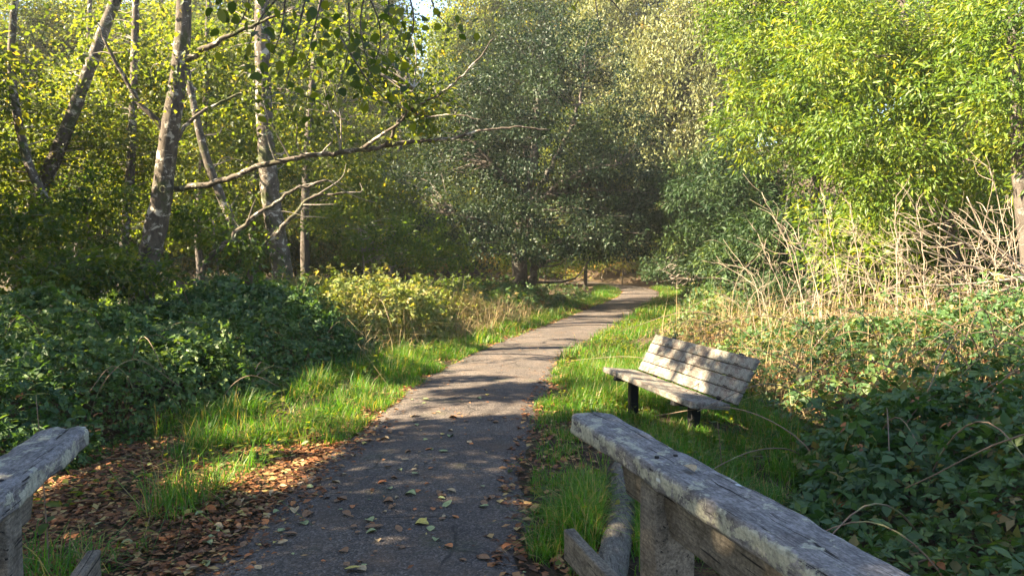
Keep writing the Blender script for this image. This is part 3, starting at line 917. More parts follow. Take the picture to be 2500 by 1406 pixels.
# ------------------------------------------------------------------ right bank: bay laurels
bay_specs = [
    ('bright sunlit bay laurel filling the upper right of the view', PL(11.5, (2330, 760), (2320, 560), (2280, 380), (2250, 200), (2200, 0)), .12, .05,
     [E(2250, 280, 11, 1.5, 1.2, 1.2), E(2050, 200, 11.5, 1.2, 1.1, 1.0), E(2380, 430, 10.5, 1.0, .9, .7), E(2150, 60, 11.5, 1.5, 1.2, .9), E(2150, 420, 11, .9, .8, .6), E(2400, 130, 11, 1.1, 1, .9)], 560, 46, 'bay_leaf'),
    ('sunlit bay laurel at the right edge with a brown trunk', PL(9.5, (2530, 760), (2510, 600), (2490, 430), (2480, 250), (2470, 50)), .12, .06,
     [E(2500, 60, 9.5, .9, .9, .7), E(2560, 330, 9.5, .6, .8, .7), E(2440, 220, 9.3, .6, .6, .4)], 190, 46, 'bay_leaf'),
    ('tall sunlit bay laurel in the middle of the right bank', PL(15, (1980, 740), (1985, 560), (1990, 360), (1960, 160), (1940, -20)), .13, .05,
     [E(1960, 140, 15, 1.6, 1.5, 1.4), E(1880, 300, 15, 1.2, 1.2, 1.0), E(2080, 330, 15, 1.4, 1.2, 1.0), E(1880, 30, 15.5, 1.3, 1.3, 1.0), E(2080, 520, 14.5, 1.2, 1.1, .7)], 560, 46, 'bay_leaf'),
    ('bay laurel with shade painted into its leaves beside the bend with a slim dark trunk', PL(24, (1708, 715), (1712, 640), (1716, 540), (1730, 400), (1740, 250)), .12, .05,
     [E(1760, 480, 19, 1.3, 1.4, 1.3), E(1850, 400, 19.5, 1.4, 1.3, 1.2), E(1880, 560, 19, 1.3, 1.3, .9), E(1730, 590, 19.5, 1.0, 1.2, .7), E(1660, 470, 22, 1.2, 1.2, 1.2)], 620, 50, 'bay_leaf_painted_shade'),
    ('bay laurel with shade painted into its leaves low behind the dead stalks', PL(16, (1890, 740), (1900, 640), (1920, 540), (1930, 430)), .08, .04,
     [E(1900, 600, 16, 1.2, 1.0, .8), E(2020, 640, 15.5, 1.1, 1.0, .6), E(1820, 650, 16.5, .9, .9, .6), E(1940, 720, 14.5, 1.1, .8, .45), E(2060, 560, 15.5, .9, .8, .7)], 400, 48, 'bay_leaf_painted_shade'),
    ('bay laurel further back above the right bank', PL(19, (2300, 640), (2300, 450), (2280, 200), (2260, -50)), .14, .06,
     [E(2250, 150, 19, 2.6, 2.0, 2.2), E(2450, 250, 18, 2.2, 2.0, 2.0), E(2080, 60, 20, 2.2, 2.0, 1.7), E(2400, 450, 17, 1.8, 1.6, 1.2), E(2550, 500, 15, 1.6, 1.5, 1.5)], 700, 46, 'bay_leaf')]
for lab, pts, r0, r1, ells, nc_, per, lm in bay_specs:
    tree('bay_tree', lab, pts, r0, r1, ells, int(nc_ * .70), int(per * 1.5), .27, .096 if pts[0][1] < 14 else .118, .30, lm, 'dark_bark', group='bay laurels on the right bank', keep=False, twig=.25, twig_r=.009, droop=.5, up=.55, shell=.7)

# ------------------------------------------------------------------ pale trees and wooded slope behind
back_specs = [
    ('pale grey-green willow rising behind the bend of the path', 1660, 250, 32, 3.2, 5.2, 'willow_leaf'),
    ('pale tree left of the willow above the oak', 1530, 110, 40, 3.6, 6.0, 'willow_leaf'),
    ('pale sunlit tree behind the bay laurels', 1790, 120, 33, 3.2, 5.0, 'willow_leaf'),
    ('dull green tree behind the oak crown', 1380, 120, 46, 4.5, 6.5, 'alder_leaf'),
    ('dull green tree behind the oak at its left', 1180, 150, 44, 4.5, 6.0, 'alder_leaf'),
    ('green tree closing the gap behind the left wood', 900, 250, 50, 5.4, 6.5, 'alder_leaf'),
    ('green tree behind the thick mossy alder', 680, 260, 46, 5.2, 6.0, 'alder_leaf'),
    ('green tree behind the slim inner alders', 450, 300, 36, 4.5, 5.0, 'alder_leaf'),
    ('low green tree behind the far left trees', 220, 400, 35, 4.5, 3.6, 'alder_leaf'),
    ('low green tree closing the view at the far left', -20, 430, 35, 4.6, 3.4, 'alder_leaf'),
    ('yellow-green tree above the turn of the path', 1560, 420, 46, 3.8, 4.2, 'willow_leaf'),
    ('pale tree on the slope behind the bay laurel', 2000, 150, 36, 4.0, 5.5, 'willow_leaf'),
    ('pale tree high on the slope at the upper right', 2300, 100, 34, 4.2, 5.5, 'willow_leaf'),
    ('broad tree reaching high behind the slim inner alders', 330, 200, 33, 4.4, 4.6, 'alder_leaf'),
    ('broad tree reaching high behind the stout leaning alder', 120, 330, 34, 4.4, 4.0, 'alder_leaf'),
    ('broad tree reaching high behind the mossy alder', 560, 90, 44, 5.2, 5.4, 'alder_leaf'),
    ('broad tree reaching high between wood and oak', 820, 60, 50, 5.6, 6.0, 'alder_leaf'),
    ('sunny yellow-green tree glimpsed through the right side of the oak', 1430, 400, 33, 2.6, 2.8, 'alder_leaf'),
    ('low bushy tree deep behind the mossy alder', 720, 580, 30, 2.6, 1.9, 'alder_leaf'),
    ('low bushy tree deep behind the straight dark alder', 840, 580, 30, 2.6, 1.8, 'alder_leaf'),
    ('low bushy tree at the left foot of the oak far back', 970, 585, 30, 2.6, 1.8, 'alder_leaf'),
    ('low bushy tree deep behind the leaning dead branches', 560, 580, 29, 2.6, 1.9, 'alder_leaf'),
    ('tall thin-leaved tree against the sky at the upper left', 50, 150, 31, 3.6, 3.3, 'alder_leaf'),
    ('broad pale tree on the slope beyond the right edge', 2720, 330, 26, 3.8, 4.0, 'willow_leaf'),
    ('broad green tree on the bank beyond the right edge', 2950, 380, 20, 3.4, 3.4, 'alder_leaf'),
    ('green tree on the bank right of the brambles', 3350, 420, 15, 2.8, 2.8, 'alder_leaf'),
    ('low tree filling the space behind the oak trunk', 1240, 520, 46, 4.6, 3.9, 'alder_leaf'),
    ('low tree filling the space left behind the oak', 1060, 520, 44, 4.4, 3.9, 'alder_leaf'),
    ('low tree behind the dark alder and the thicket', 850, 520, 42, 4.4, 3.9, 'alder_leaf'),
    ('low tree behind the mossy alder trunk', 640, 520, 36, 3.8, 3.3, 'alder_leaf'),
    ('low tree behind the leaning dark alder', 440, 540, 30, 3.2, 2.7, 'alder_leaf'),
    ('low tree behind the stout leaning alder', 230, 550, 29, 3.2, 2.6, 'alder_leaf'),
    ('low tree behind the elder shrub at the left edge', 20, 550, 29, 3.2, 2.6, 'alder_leaf'),
    ('low pale tree on the slope behind the path end', 1470, 520, 44, 4.2, 3.6, 'willow_leaf'),
    ('low tree on the slope behind the shaded laurel', 1760, 520, 36, 3.6, 3.4, 'willow_leaf'),
    ('tall tree high behind the oak at its right', 1480, 260, 50, 5.5, 6.5, 'willow_leaf'),
    ('broad tree behind the oak filling its crown gaps', 1290, 330, 52, 6.0, 5.6, 'alder_leaf'),
    ('broad tree behind the oak at the left of its crown', 1080, 350, 52, 6.0, 5.6, 'alder_leaf')]
protos = {}
for lab, px, py, d, rx, rz, lm in back_specs:
    c = at(px, py, d)
    gz = float(ground_h(c[0], c[1]))
    key = lm
    if key not in protos:
        # unit crown, about 1 m radius, shared by the trees of its kind
        ells = [(np.array([0, 0, 0.0]), np.array([.8, .8, .8]))] + [(nrm(RS.normal(size=3)) * .55, np.array([.42, .42, .38])) for _ in range(9)]
        ctr, pos, t, n, l, w, tint = clump_leaves(ells, 1500, 38, .105, .036, .55, shell=.6)
        V, T = leaf_arrays(pos, t, n, l, w)
        cm = mesh_np('crown', V, [T], M[lm], np.repeat(tint, 4))
        mb = MB()
        twig_net(mb, np.array([[0, 0, z] for z in np.linspace(-1, .6, 8)]), ctr, .16, .005)
        tm = mb.build('twigs', M['pale_bark'], None, True, (0, 0, 0))
        tmesh = tm.data; bpy.data.objects.remove(tm)
        mb = MB(); mb.tube(np.array([[0, 0, 0], [.01, 0, .3], [-.01, .01, .6], [.01, 0, 1]]), [.03, .024, .02, .012], 8, .05)
        tr = mb.build('trunk', M['dark_bark'], None, True, (0, 0, 0)); trm = tr.data; bpy.data.objects.remove(tr)
        protos[key] = (cm, tmesh, trm)
    cm, tmesh, trm = protos[key]
    root = empty('background_tree', (c[0], c[1], gz)); tag(root, lab, 'tree', 'trees on the wooded slope behind')
    rot = random.uniform(0, 6.28)
    h = c[2] - gz
    o = obj('trunk', trm, root); o.scale = (3, 3, max(h, 1.0))
    for nm, mh in (('twigs', tmesh), ('crown', cm)):
        o = tag(obj(nm, mh, root), kind='stuff'); o.location = (0, 0, h); o.scale = (rx, rx, rz); o.rotation_euler = (0, 0, rot)

# shrubs at the end of the visible path
for lab, ells, lm, nc_ in (
        ('orange and green shrub on the bank where the path turns', [E(1520, 600, 37, 2.2, 1.5, 1.0), E(1640, 610, 36, 1.8, 1.3, .9)], 'autumn_leaf', 330),
        ('low green shrub left of the turning path below the oak', [E(1380, 620, 32, 1.6, 1.2, .8), E(1440, 600, 35, 1.8, 1.4, 1.0)], 'understory_leaf', 260),
        ('yellow-green bush on the lit bank straight above the bend', [E(1470, 600, 40, 2.0, 1.4, 1.2), E(1590, 585, 41, 2.2, 1.4, 1.4)], 'autumn_leaf', 420),
        ('green bush at the left foot of the lit bank', [E(1330, 620, 36, 1.4, 1.4, 1.0), E(1280, 620, 30, 1.3, 1.2, .8)], 'understory_leaf', 330),
        ('leafy bush closing the right side of the bend', [E(1700, 600, 33, 1.8, 1.4, 1.3), E(1620, 640, 37, 1.4, 1.2, .8)], 'understory_leaf', 330),
        ('mixed green shrub under the sunlit bay laurel', [E(2120, 620, 12.8, .9, .8, .7), E(2230, 650, 12.2, .8, .7, .55)], 'bay_leaf', 190),
        ('mixed green shrub below the brown trunk at the right edge', [E(2420, 600, 11.8, .9, .8, .7), E(2330, 560, 12.5, .8, .8, .6)], 'bay_leaf', 190),
        ('shrub with shade painted into its leaves under the back laurel', [E(2250, 540, 15, 1.4, 1.0, 1.0), E(2450, 520, 14.5, 1.4, 1.0, 1.0), E(2100, 600, 15, 1.0, .9, .8)], 'bay_leaf_painted_shade', 330),
        ('shrub with shade painted into its leaves right of the turning path', [E(1640, 650, 30, 1.2, 1.2, .7), E(1760, 640, 26, 1.4, 1.4, .9)], 'bay_leaf_painted_shade', 260)):
    c0 = ells[0][0]
    tree('leafy_shrub', lab, [np.array([c0[0], c0[1], float(ground_h(c0[0], c0[1])) - .1]), c0 - np.array([0, 0, .5]), c0 - np.array([.2, 0, .2])], .025, .01, ells, nc_, 44, .34, .10, .55, lm, 'twig', cat='shrub', twig=.3, keep=False)

# ------------------------------------------------------------------ brambles
def off_left(y):
    return np.interp(y, [3.5, 4.5, 5.5, 7, 9, 13, 16, 24], [2.4, 2.2, 1.9, 1.5, 1.15, .75, .55, .6])


def off_right(y):
    return np.interp(y, [2, 4.5, 5.6, 6.4, 8, 9.5, 12, 16, 24], [1.2, 1.35, 1.9, 2.15, 1.95, 1.5, 1.15, 1.0, .9])


def H_left(x, y):
    s = path_x(y) - HALF - off_left(y) - x + (vnoise(x * .9, y * .9, 51) - .5) * .5
    top = np.interp(y, [4, 6, 8, 11, 13, 15.5, 17, 22], [.80, 1.02, 1.18, 1.44, 1.68, 1.50, .95, .75])
    top = top * (1 - .45 * sstep(2.0, 4.5, s))
    lump = .72 + .56 * vnoise(x * .75, y * .75, 52) + .22 * (vnoise(x * 2.6, y * 2.6, 53) - .5)
    return top * (1 - np.exp(-np.clip(s, 0, 99) / np.interp(y, [5.5, 7.5, 9.5, 11.5, 16, 18], [.6, .85, .7, 1.1, 1.1, .7]))) * lump


def H_right(x, y):
    s = x - (path_x(y) + HALF + off_right(y)) + (vnoise(x * 1.1, y * 1.1, 61) - .5) * .4
    top = np.interp(y, [2, 4, 6, 8, 10, 13, 18, 24], [.85, .80, .64, .58, .48, .50, .75, .8])
    top = top * (1 - .55 * sstep(1.2, 3.2, s) * sstep(8.0, 9.5, y))
    lump = .65 + .7 * vnoise(x * 1.0, y * 1.0, 62) + .25 * (vnoise(x * 3.2, y * 3.2, 63) - .5)
    return top * (1 - np.exp(-np.clip(s, 0, 99) / .45)) * lump


def bramble(label, Hf, xr, yr, n, leaf, mat, canes, shell=.17, dead=.0, root_xy=None, cane_len=1.0, ymix=1.0, tint_shift=0.0):
    """thicket: compound leaves of three leaflets through the top shell of a mounded surface, with arching canes"""
    y = yr[0] + (yr[1] - yr[0]) * RS.random(n) ** ymix
    x0, x1 = xr
    lo = x0(y) if callable(x0) else x0; hi = x1(y) if callable(x1) else x1
    x = lo + (hi - lo) * RS.random(n)
    h = Hf(x, y)
    e = .05
    gx_ = (Hf(x + e, y) - Hf(x - e, y)) / (2 * e); gy_ = (Hf(x, y + e) - Hf(x, y - e)) / (2 * e)
    steep = np.sqrt(1 + gx_ ** 2 + gy_ ** 2)
    m = (h > .06) & (RS.random(n) < np.clip(steep / 2.2, .25, 1))
    x, y, h, gx_, gy_ = x[m], y[m], h[m], gx_[m], gy_[m]
    k = len(x)
    hole = sstep(.30, .16, vnoise(x * 2.3, y * 2.3, 73))
    dep = np.minimum(RS.exponential(shell, k) + hole * .35 * RS.random(k), h * .98)
    sp = (vnoise(x * 9, y * 9, 74) > .80) * RS.random(k) * .34
    z = ground_h(x, y) + h - dep + sp
    pos = np.stack([x, y, z], -1)
    sn = nrm(np.stack([-gx_, -gy_, np.ones(k)], -1))
    t = nrm(RS.normal(size=(k, 3)) + sn * .35 + np.array([0, 0, -.25]))
    nn = nrm(sn * .8 + np.array([0, 0, .5]) + RS.normal(size=(k, 3)) * .42)
    s = nrm(np.cross(nn, t)); nn = np.cross(t, s)
    L = leaf * (.45 + .95 * RS.random(k) ** 1.3) * (.75 + .5 * vnoise(x * 1.1, y * 1.1, 75))
    tint = np.clip(vnoise(x * 1.3, y * 1.3, 71) * .45 + RS.random(k) * .5 + tint_shift, 0, 1)
    tint = np.where(RS.random(k) < dead, .9 + .1 * RS.random(k), tint)
    Ps, Ts, Ns, Ls, Ts2 = [], [], [], [], []
    for a, q in ((0, 1.0), (1.15, .8), (-1.15, .8)):
        tt = t * math.cos(a) + s * math.sin(a)
        Ps.append(pos + t * (L * .15)[:, None] if a == 0 else pos); Ts.append(tt); Ns.append(nn + RS.normal(size=(k, 3)) * .15); Ls.append(L * q); Ts2.append(tint)
    pos3 = np.vstack(Ps); L3 = np.concatenate(Ls)
    cx, cy = (np.mean(x), np.mean(y)) if root_xy is None else root_xy
    root = empty('bramble_thicket', (cx, cy, float(ground_h(cx, cy)))); tag(root, label, 'bramble', 'bramble thickets')
    leaves_mesh('foliage', M[mat], pos3, np.vstack(Ts), np.vstack(Ns), L3, L3 * .62, np.concatenate(Ts2), root, False, .14, .15)
    for i in range(canes):
        j = RS.integers(0, k)
        b = np.array([x[j], y[j], ground_h(x[j], y[j])])
        a = RS.random() * 2 * PI; ln = cane_len * (.6 + .7 * RS.random())
        d = np.array([math.cos(a), math.sin(a), 0])
        hh = h[j] * (1.0 + .2 * RS.random())
        P = spline([b, b + d * ln * .2 + np.array([0, 0, hh * .75]), b + d * ln * .55 + np.array([0, 0, hh * 1.08]), b + d * ln + np.array([0, 0, hh * .72])], 5)
        mb = MB(); mb.tube(P, np.linspace(.0065, .003, len(P)), 5); mb.build('cane', M['cane'], root)
    return root


pl = lambda y: path_x(y) - HALF - off_left(y) + .3
pr = lambda y: path_x(y) + HALF + off_right(y) - .3
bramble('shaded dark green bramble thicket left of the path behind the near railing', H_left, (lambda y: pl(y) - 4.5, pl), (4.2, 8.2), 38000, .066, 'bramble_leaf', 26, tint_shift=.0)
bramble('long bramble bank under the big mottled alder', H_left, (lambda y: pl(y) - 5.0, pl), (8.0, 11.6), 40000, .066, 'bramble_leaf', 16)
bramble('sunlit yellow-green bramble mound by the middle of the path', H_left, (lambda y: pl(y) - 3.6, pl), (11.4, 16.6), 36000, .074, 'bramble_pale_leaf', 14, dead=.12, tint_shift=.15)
bramble('low undergrowth below the oak left of the path', H_left, (lambda y: pl(y) - 7, pl), (16.4, 26), 26000, .10, 'bramble_leaf', 0, dead=.12, tint_shift=.05)
bramble('undergrowth deep in the left wood', lambda x, y: .55 + .5 * vnoise(x * .8, y * .8, 81), (lambda y: pl(y) - 12, lambda y: pl(y) - 3.5), (10, 26), 17000, .12, 'understory_leaf', 0)
bramble('dark bramble thicket right of the railing in the near corner', H_right, (pr, lambda y: pr(y) + 3.6), (2.2, 5.8), 17000, .070, 'bramble_leaf', 46, dead=.07, tint_shift=-.10, cane_len=1.3)
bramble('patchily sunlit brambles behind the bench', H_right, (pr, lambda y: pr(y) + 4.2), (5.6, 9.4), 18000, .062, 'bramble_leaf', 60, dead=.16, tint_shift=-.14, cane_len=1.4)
bramble('scrubby brown and green brambles below the dead stalks', H_right, (pr, lambda y: pr(y) + 5), (9.2, 14), 8000, .066, 'bramble_leaf', 60, dead=.6, tint_shift=.0, cane_len=1.5)
bramble('undergrowth along the right of the path near the bend', H_right, (pr, lambda y: pr(y) + 5), (13.8, 27), 24000, .09, 'bramble_leaf', 0, dead=.15)
bramble('low cover on the bank at the end of the path', lambda x, y: .45 + .9 * vnoise(x * .7, y * .7, 91), (lambda y: path_x(y) - 9, lambda y: path_x(y) + 9), (37, 48), 19000, .15, 'autumn_leaf', 0, dead=.2, tint_shift=.0)

# large single leaves of the nearest brambles: each a piece of its own
def leaflet3_mesh(name, L, mat, seed):
    mb = MB(); r = random.Random(seed)
    for a, q in ((0, 1.0), (1.2, .8), (-1.2, .8)):
        V, F = full_leaf(L * q, L * q * .66, .12, .14, .22, seed=seed + int(a * 10) + 20)
        c, s = math.cos(a), math.sin(a)
        V[:, 1] += .012 * q
        R = np.array([[c, s, 0], [-s, c, 0], [0, 0, 1]])
        V = V @ R + np.array([0, L * .16 if a == 0 else 0, r.uniform(-.004, .004)])
        mb.add(V, F, None, r.uniform(.15, .75))
    o = mb.build(name, mat, None, False, (0, 0, 0)); me = o.data; bpy.data.objects.remove(o)
    return me


LM = [leaflet3_mesh('leaf', .085 if i % 2 else .06, M['bramble_leaf'] if i < 6 else M['litter'], i) for i in range(7)]


def place_leaf(me, parent, p, yaw, pitch, roll, sc):
    o = obj('leaf', me, parent)
    o.location = Vector(p) - parent.location
    o.rotation_euler = (pitch, roll, yaw)
    o.scale = (sc, sc, sc)
    return o


near_br = [o for o in C.objects if o.name.startswith('bramble_thicket') and 'near corner' in o.get('label', '')][0]
cnt = 0
while cnt < 260:
    y = 2.5 + 3.1 * RS.random(); x = float(pr(y)) + 2.3 * RS.random()
    h = float(H_right(x, y))
    if h < .2: continue
    z = float(ground_h(x, y)) + h + RS.uniform(-.05, .10)
    place_leaf(LM[cnt % 6 if cnt % 11 else 6], near_br, (x, y, z), RS.random() * 6.28, RS.normal() * .35 - .15, RS.normal() * .45, RS.uniform(.5, 1.25))
    cnt += 1
left_br = [o for o in C.objects if o.name.startswith('bramble_thicket') and 'near railing' in o.get('label', '')][0]
cnt = 0
while cnt < 200:
    y = 4.3 + 2.6 * RS.random(); x = float(pl(y)) - 1.6 * RS.random()
    h = float(H_left(x, y))
    if h < .2: continue
    z = float(ground_h(x, y)) + h + RS.uniform(-.06, .06)
    place_leaf(LM[cnt % 6 if cnt % 11 else 6], left_br, (x, y, z), RS.random() * 6.28, RS.normal() * .4 - .1, RS.normal() * .4, RS.uniform(.6, 1.05))
    cnt += 1

# ------------------------------------------------------------------ grass
def blades(label, x, y, hgt, wid, mat, lean=.45, dry=.18, zf=ground_h, tshift=None):
    k = len(x)
    b = np.stack([x, y, zf(x, y) - .01], -1)
    a = RS.random(k) * 2 * PI
    d = np.stack([np.cos(a), np.sin(a), np.zeros(k)], -1)
    s = np.stack([-np.sin(a), np.cos(a), np.zeros(k)], -1)
    ln = np.abs(RS.normal(size=k)) * lean * 1.75 + .10
    hgt = hgt * (1 - .42 * sstep(.95, .5, np.hypot((x - 1.25) / 1.0, (y - 6.6) / 1.5)))
    hgt = hgt * (.45 + .95 * vnoise(x * 3.1, y * 3.1, 45))
    up = np.array([0, 0, 1.0])
    H = hgt[:, None]; W = wid[:, None]; LN = ln[:, None]
    m1 = b + up * H * .5 + d * H * LN * .30
    tp = b + up * H * (1 - .35 * LN) + d * H * LN * 1.0
    V = np.stack([b - s * W, b + s * W, m1 - s * W * .75, m1 + s * W * .75, tp], 1).reshape(-1, 3)
    i = np.arange(k)[:, None] * 5
    Q = i + np.array([[0, 1, 3, 2]]); T = i + np.array([[2, 3, 4]])
    tint = vnoise(x * 1.5, y * 1.5, 41) * .4 + RS.random(k) * .45 + (0 if tshift is None else tshift)
    tint = np.where(RS.random(k) < dry, 1.0, np.clip(tint, 0, .9)) if mat == 'grass' else tint
    me = mesh_np('grass', V, [Q, T], M[mat], np.repeat(tint, 5))
    return tag(obj('grass' if mat == 'grass' else 'dry_grass', me), label, 'grass', None, 'stuff')


def band(n, y0, y1, a, b, side, tuft=True, power=1.0):
    """points in a verge band; a..b metres out from the path edge"""
    y = y0 + (y1 - y0) * RS.random(n) ** power
    av = a(y) if callable(a) else a; bv = b(y) if callable(b) else b
    s = av + (bv - av) * RS.random(n)
    x = path_x(y) + side * (HALF + s)
    if tuft:
        dn = vnoise(x * 2.2, y * 2.2, 43 + side) * .6 + vnoise(x * 6, y * 6, 44) * .4
        m = RS.random(n) < sstep(.34, .62, dn)
        x, y, s = x[m], y[m], s[m]
    return x, y, s


x, y, s = band(46000, 6.2, 12.5, -.12, lambda y: off_left(y) + .25, -1)
blades('bright green grass on the left verge of the path', x, y, (.10 + .26 * RS.random(len(x))) * (.45 + .55 * sstep(-.1, .5, s)), .0022 + .002 * RS.random(len(x)), 'grass')
x, y, s = band(30000, 12.5, 33, -.10, lambda y: off_left(y) + .3, -1)
blades('grass edging the far left side of the path', x, y, (.10 + .22 * RS.random(len(x))) * (.45 + .55 * sstep(-.1, .4, s)), .004 + .003 * RS.random(len(x)), 'grass')
x, y, s = band(9000, 3.4, 6.6, .35, lambda y: off_left(y) + .2, -1)
m = RS.random(len(x)) < sstep(.5, .68, vnoise(x * 1.9 + 5, y * 1.9, 47))
x, y, s = x[m], y[m], s[m]
blades('scattered grass tufts in the leaf litter by the left railing', x, y, .12 + .28 * RS.random(len(x)), .0022 + .002 * RS.random(len(x)), 'grass', lean=.7)
x, y, s = band(42000, 2.9, 6.4, .02, lambda y: off_right(y) + .1, 1)
m = ~((x > .25) & (x < .9) & (np.abs(x - (.40 + (y - 3.05) * .169)) < .10))
x, y, s = x[m], y[m], s[m]
blades('lush grass around the log right of the path', x, y, (.08 + .20 * RS.random(len(x))) * (.5 + .5 * sstep(0, .35, s)), .0022 + .002 * RS.random(len(x)), 'grass')
x, y, s = band(42000, 6.4, 11, -.08, lambda y: off_right(y) + .2, 1)
blades('grass under and around the bench', x, y, (.09 + .20 * RS.random(len(x))) * (.5 + .5 * sstep(0, .35, s)), .0024 + .002 * RS.random(len(x)), 'grass')
x, y, s = band(30000, 11, 33, -.1, lambda y: off_right(y) + .3, 1)
blades('grass edging the far right side of the path', x, y, (.09 + .2 * RS.random(len(x))), .004 + .003 * RS.random(len(x)), 'grass')

# broad-leaved weeds and trodden patches mixed into the verges
def verge_weeds(label, args, n, L):
    x, y, s = band(n, *args, False)
    m = RS.random(len(x)) < sstep(.52, .7, vnoise(x * 1.6 + 7, y * 1.6, 48))
    x, y = x[m], y[m]; k = len(x)
    pos = np.stack([x, y, ground_h(x, y) + .03 + .16 * RS.random(k) ** 1.5], -1)
    a = RS.random(k) * 2 * PI
    t = np.stack([np.cos(a), np.sin(a), RS.normal(size=k) * .3], -1)
    nn = nrm(np.array([0, 0, 1.0]) + RS.normal(size=(k, 3)) * .35)
    l = L * (.5 + .9 * RS.random(k))
    V, T = leaf_arrays(pos, t, nn, l, l * .6)
    me = mesh_np('weeds', V, [T], M['understory_leaf'], np.repeat(.35 + .65 * RS.random(k), 4))
    return tag(obj('weeds', me), label, 'weeds', None, 'stuff')


verge_weeds('small broad-leaved weeds in the left verge', (4.5, 20, .15, lambda y: off_left(y) + .2, -1), 9000, .055)
verge_weeds('small broad-leaved weeds in the right verge', (3.2, 20, .05, lambda y: off_right(y) + .2, 1), 9000, .05)

# dry stems standing in the sunlit mound and through the right-hand scrub
x, y, s = band(9000, 9.5, 18, lambda y: off_left(y) - .2, lambda y: off_left(y) + 1.5, -1)
m = RS.random(len(x)) < sstep(9.5, 12.5, y) * (.25 + .75 * vnoise(x * 1.7, y * 1.7, 49))
x, y = x[m], y[m]
blades('dry straw stems at the foot of the sunlit bramble mound', x, y, (.30 + .5 * RS.random(len(x))) + .75 * H_left(x, y) * RS.random(len(x)), .003 + .003 * RS.random(len(x)), 'dry_grass', lean=.5)
x, y, s = band(5200, 6.6, 16, lambda y: off_right(y) + .1, lambda y: off_right(y) + 4.5, 1)
blades('dry straw stems in the scrub of the right bank', x, y, .3 + .75 * RS.random(len(x)), .0028 + .003 * RS.random(len(x)), 'dry_grass', lean=.5)

# ------------------------------------------------------------------ leaf litter
def litter(label, x, y, z, L, name='leaf_litter'):
    k = len(x)
    pos = np.stack([x, y, z + .004 + .02 * RS.random(k)], -1)
    a = RS.random(k) * 2 * PI
    t = np.stack([np.cos(a), np.sin(a), RS.normal(size=k) * .12], -1)
    n = nrm(np.array([0, 0, 1.0]) + RS.normal(size=(k, 3)) * .22)
    V, T = leaf_arrays(pos, t, n, L, L * (.45 + .25 * RS.random(k)), .22, -.10)
    me = mesh_np(name, V, [T], M['litter'], np.repeat(np.clip(RS.random(k) ** 1.15, 0, 1), 4))
    return tag(obj(name, me), label, 'leaf litter', None, 'stuff')


x, y, s = band(26000, 3.0, 7.4, -.42, lambda y: off_left(y) + .5, -1, False)
m = RS.random(len(x)) < sstep(-.45, .15, s) * (1 - sstep(6.2, 7.4, y) * .8)
x, y = x[m], y[m]
litter('carpet of brown dead leaves left of the path by the railing', x, y, path_z(x, y) - .012, .022 + .05 * RS.random(len(x)) ** 1.4)
x, y, s = band(5000, 2.8, 33, -.18, .5, 1, False, 1.6)
litter('dead leaves along the right edge of the path', x, y, path_z(x, y) - .016, .04 + .04 * RS.random(len(x)))
x, y, s = band(5000, 7, 33, -.15, .6, -1, False, 1.4)
litter('dead leaves along the far left edge of the path', x, y, path_z(x, y) - .016, .04 + .04 * RS.random(len(x)))
x, y, s = band(16000, 7, 17, lambda y: off_right(y), lambda y: off_right(y) + 6, 1, False)
litter('pale brown leaf litter on the right bank', x, y, ground_h(x, y), .05 + .05 * RS.random(len(x)))
y = 3 + 30 * RS.random(900) ** 1.3; x = path_x(y) + (RS.random(900) * 2 - 1) * HALF * .95
litter('specks of leaf and bark strewn over the path', x, y, path_z(x, y) - .008, .012 + .03 * RS.random(900))

# fallen leaves one by one
LEAF_WORDS = {'brown': 'curled brown leaf lying on the shaded near path', 'tan': 'pale tan leaf lying on the shaded near path', 'orange': 'orange-red leaf lying on the shaded near path',
              'yellow': 'yellow leaf lying on the shaded near path', 'green': 'pale green leaf lying on the shaded near path'}
FM = {}
for c in LEAFCOL:
    FM[c] = []
    for v in range(3):
        V, F = full_leaf(.08, .05 + .008 * v, .16 + .1 * v, -.12 + .1 * v, .2, seed=300 + v)
        FM[c].append(mesh_np('fallen_leaf', V - np.array([0, .04, 0]), [F], M['fallen_' + c], None, True))
cl = ['brown'] * 10 + ['tan'] * 6 + ['orange'] * 4 + ['yellow'] * 2 + ['green'] * 4
last = []
for i in range(250):
    y = 3.65 + 4.6 * RS.random() ** 1.8
    sd = RS.random()
    x = float(path_x(y)) + HALF * (-1.15 + 2.2 * sd ** 1.6)
    if i % 3 and i > 4:                      # most leaves lie near another one
        q_ = last[RS.integers(0, len(last))]; x, y = q_[0] + RS.normal() * .22 - .03, max(q_[1] + RS.normal() * .22, 3.5)
    last.append((x, y))
    c = cl[RS.integers(0, len(cl))]
    o = obj('fallen_leaf', FM[c][i % 3], None, (x, y, float(path_z(np.array([x]), np.array([y]))[0]) + .003 + .003 * RS.random()))
    o.rotation_euler = (RS.normal() * .10, RS.normal() * .10, RS.random() * 6.28)
    q = RS.uniform(.32, 1.02); o.scale = (q, q * RS.uniform(.8, 1.15), q)
    tag(o, LEAF_WORDS[c], 'leaf', c + ' leaves on the path')
for lab, p, rz in (('small dry yellow leaf lying on the cap of the right railing', (.445, 1.885, 1.056), .4), ('dry brown leaf lying on the bench seat', (1.53, 6.26, .418), 1.2)):
    o = obj('fallen_leaf', FM['tan'][1], None, p); o.rotation_euler = (.05, .1, rz); o.scale = (.6, .6, .6)
    tag(o, lab, 'leaf')

# ------------------------------------------------------------------ sprouting weeds
SL = []
for v in range(3):
    V, F = full_leaf(.085, .05, .10, .22, .25, seed=400 + v)
    SL.append(mesh_np('leaf', V, [F], M['understory_leaf'], np.full(len(V), .6 + .2 * v), True))


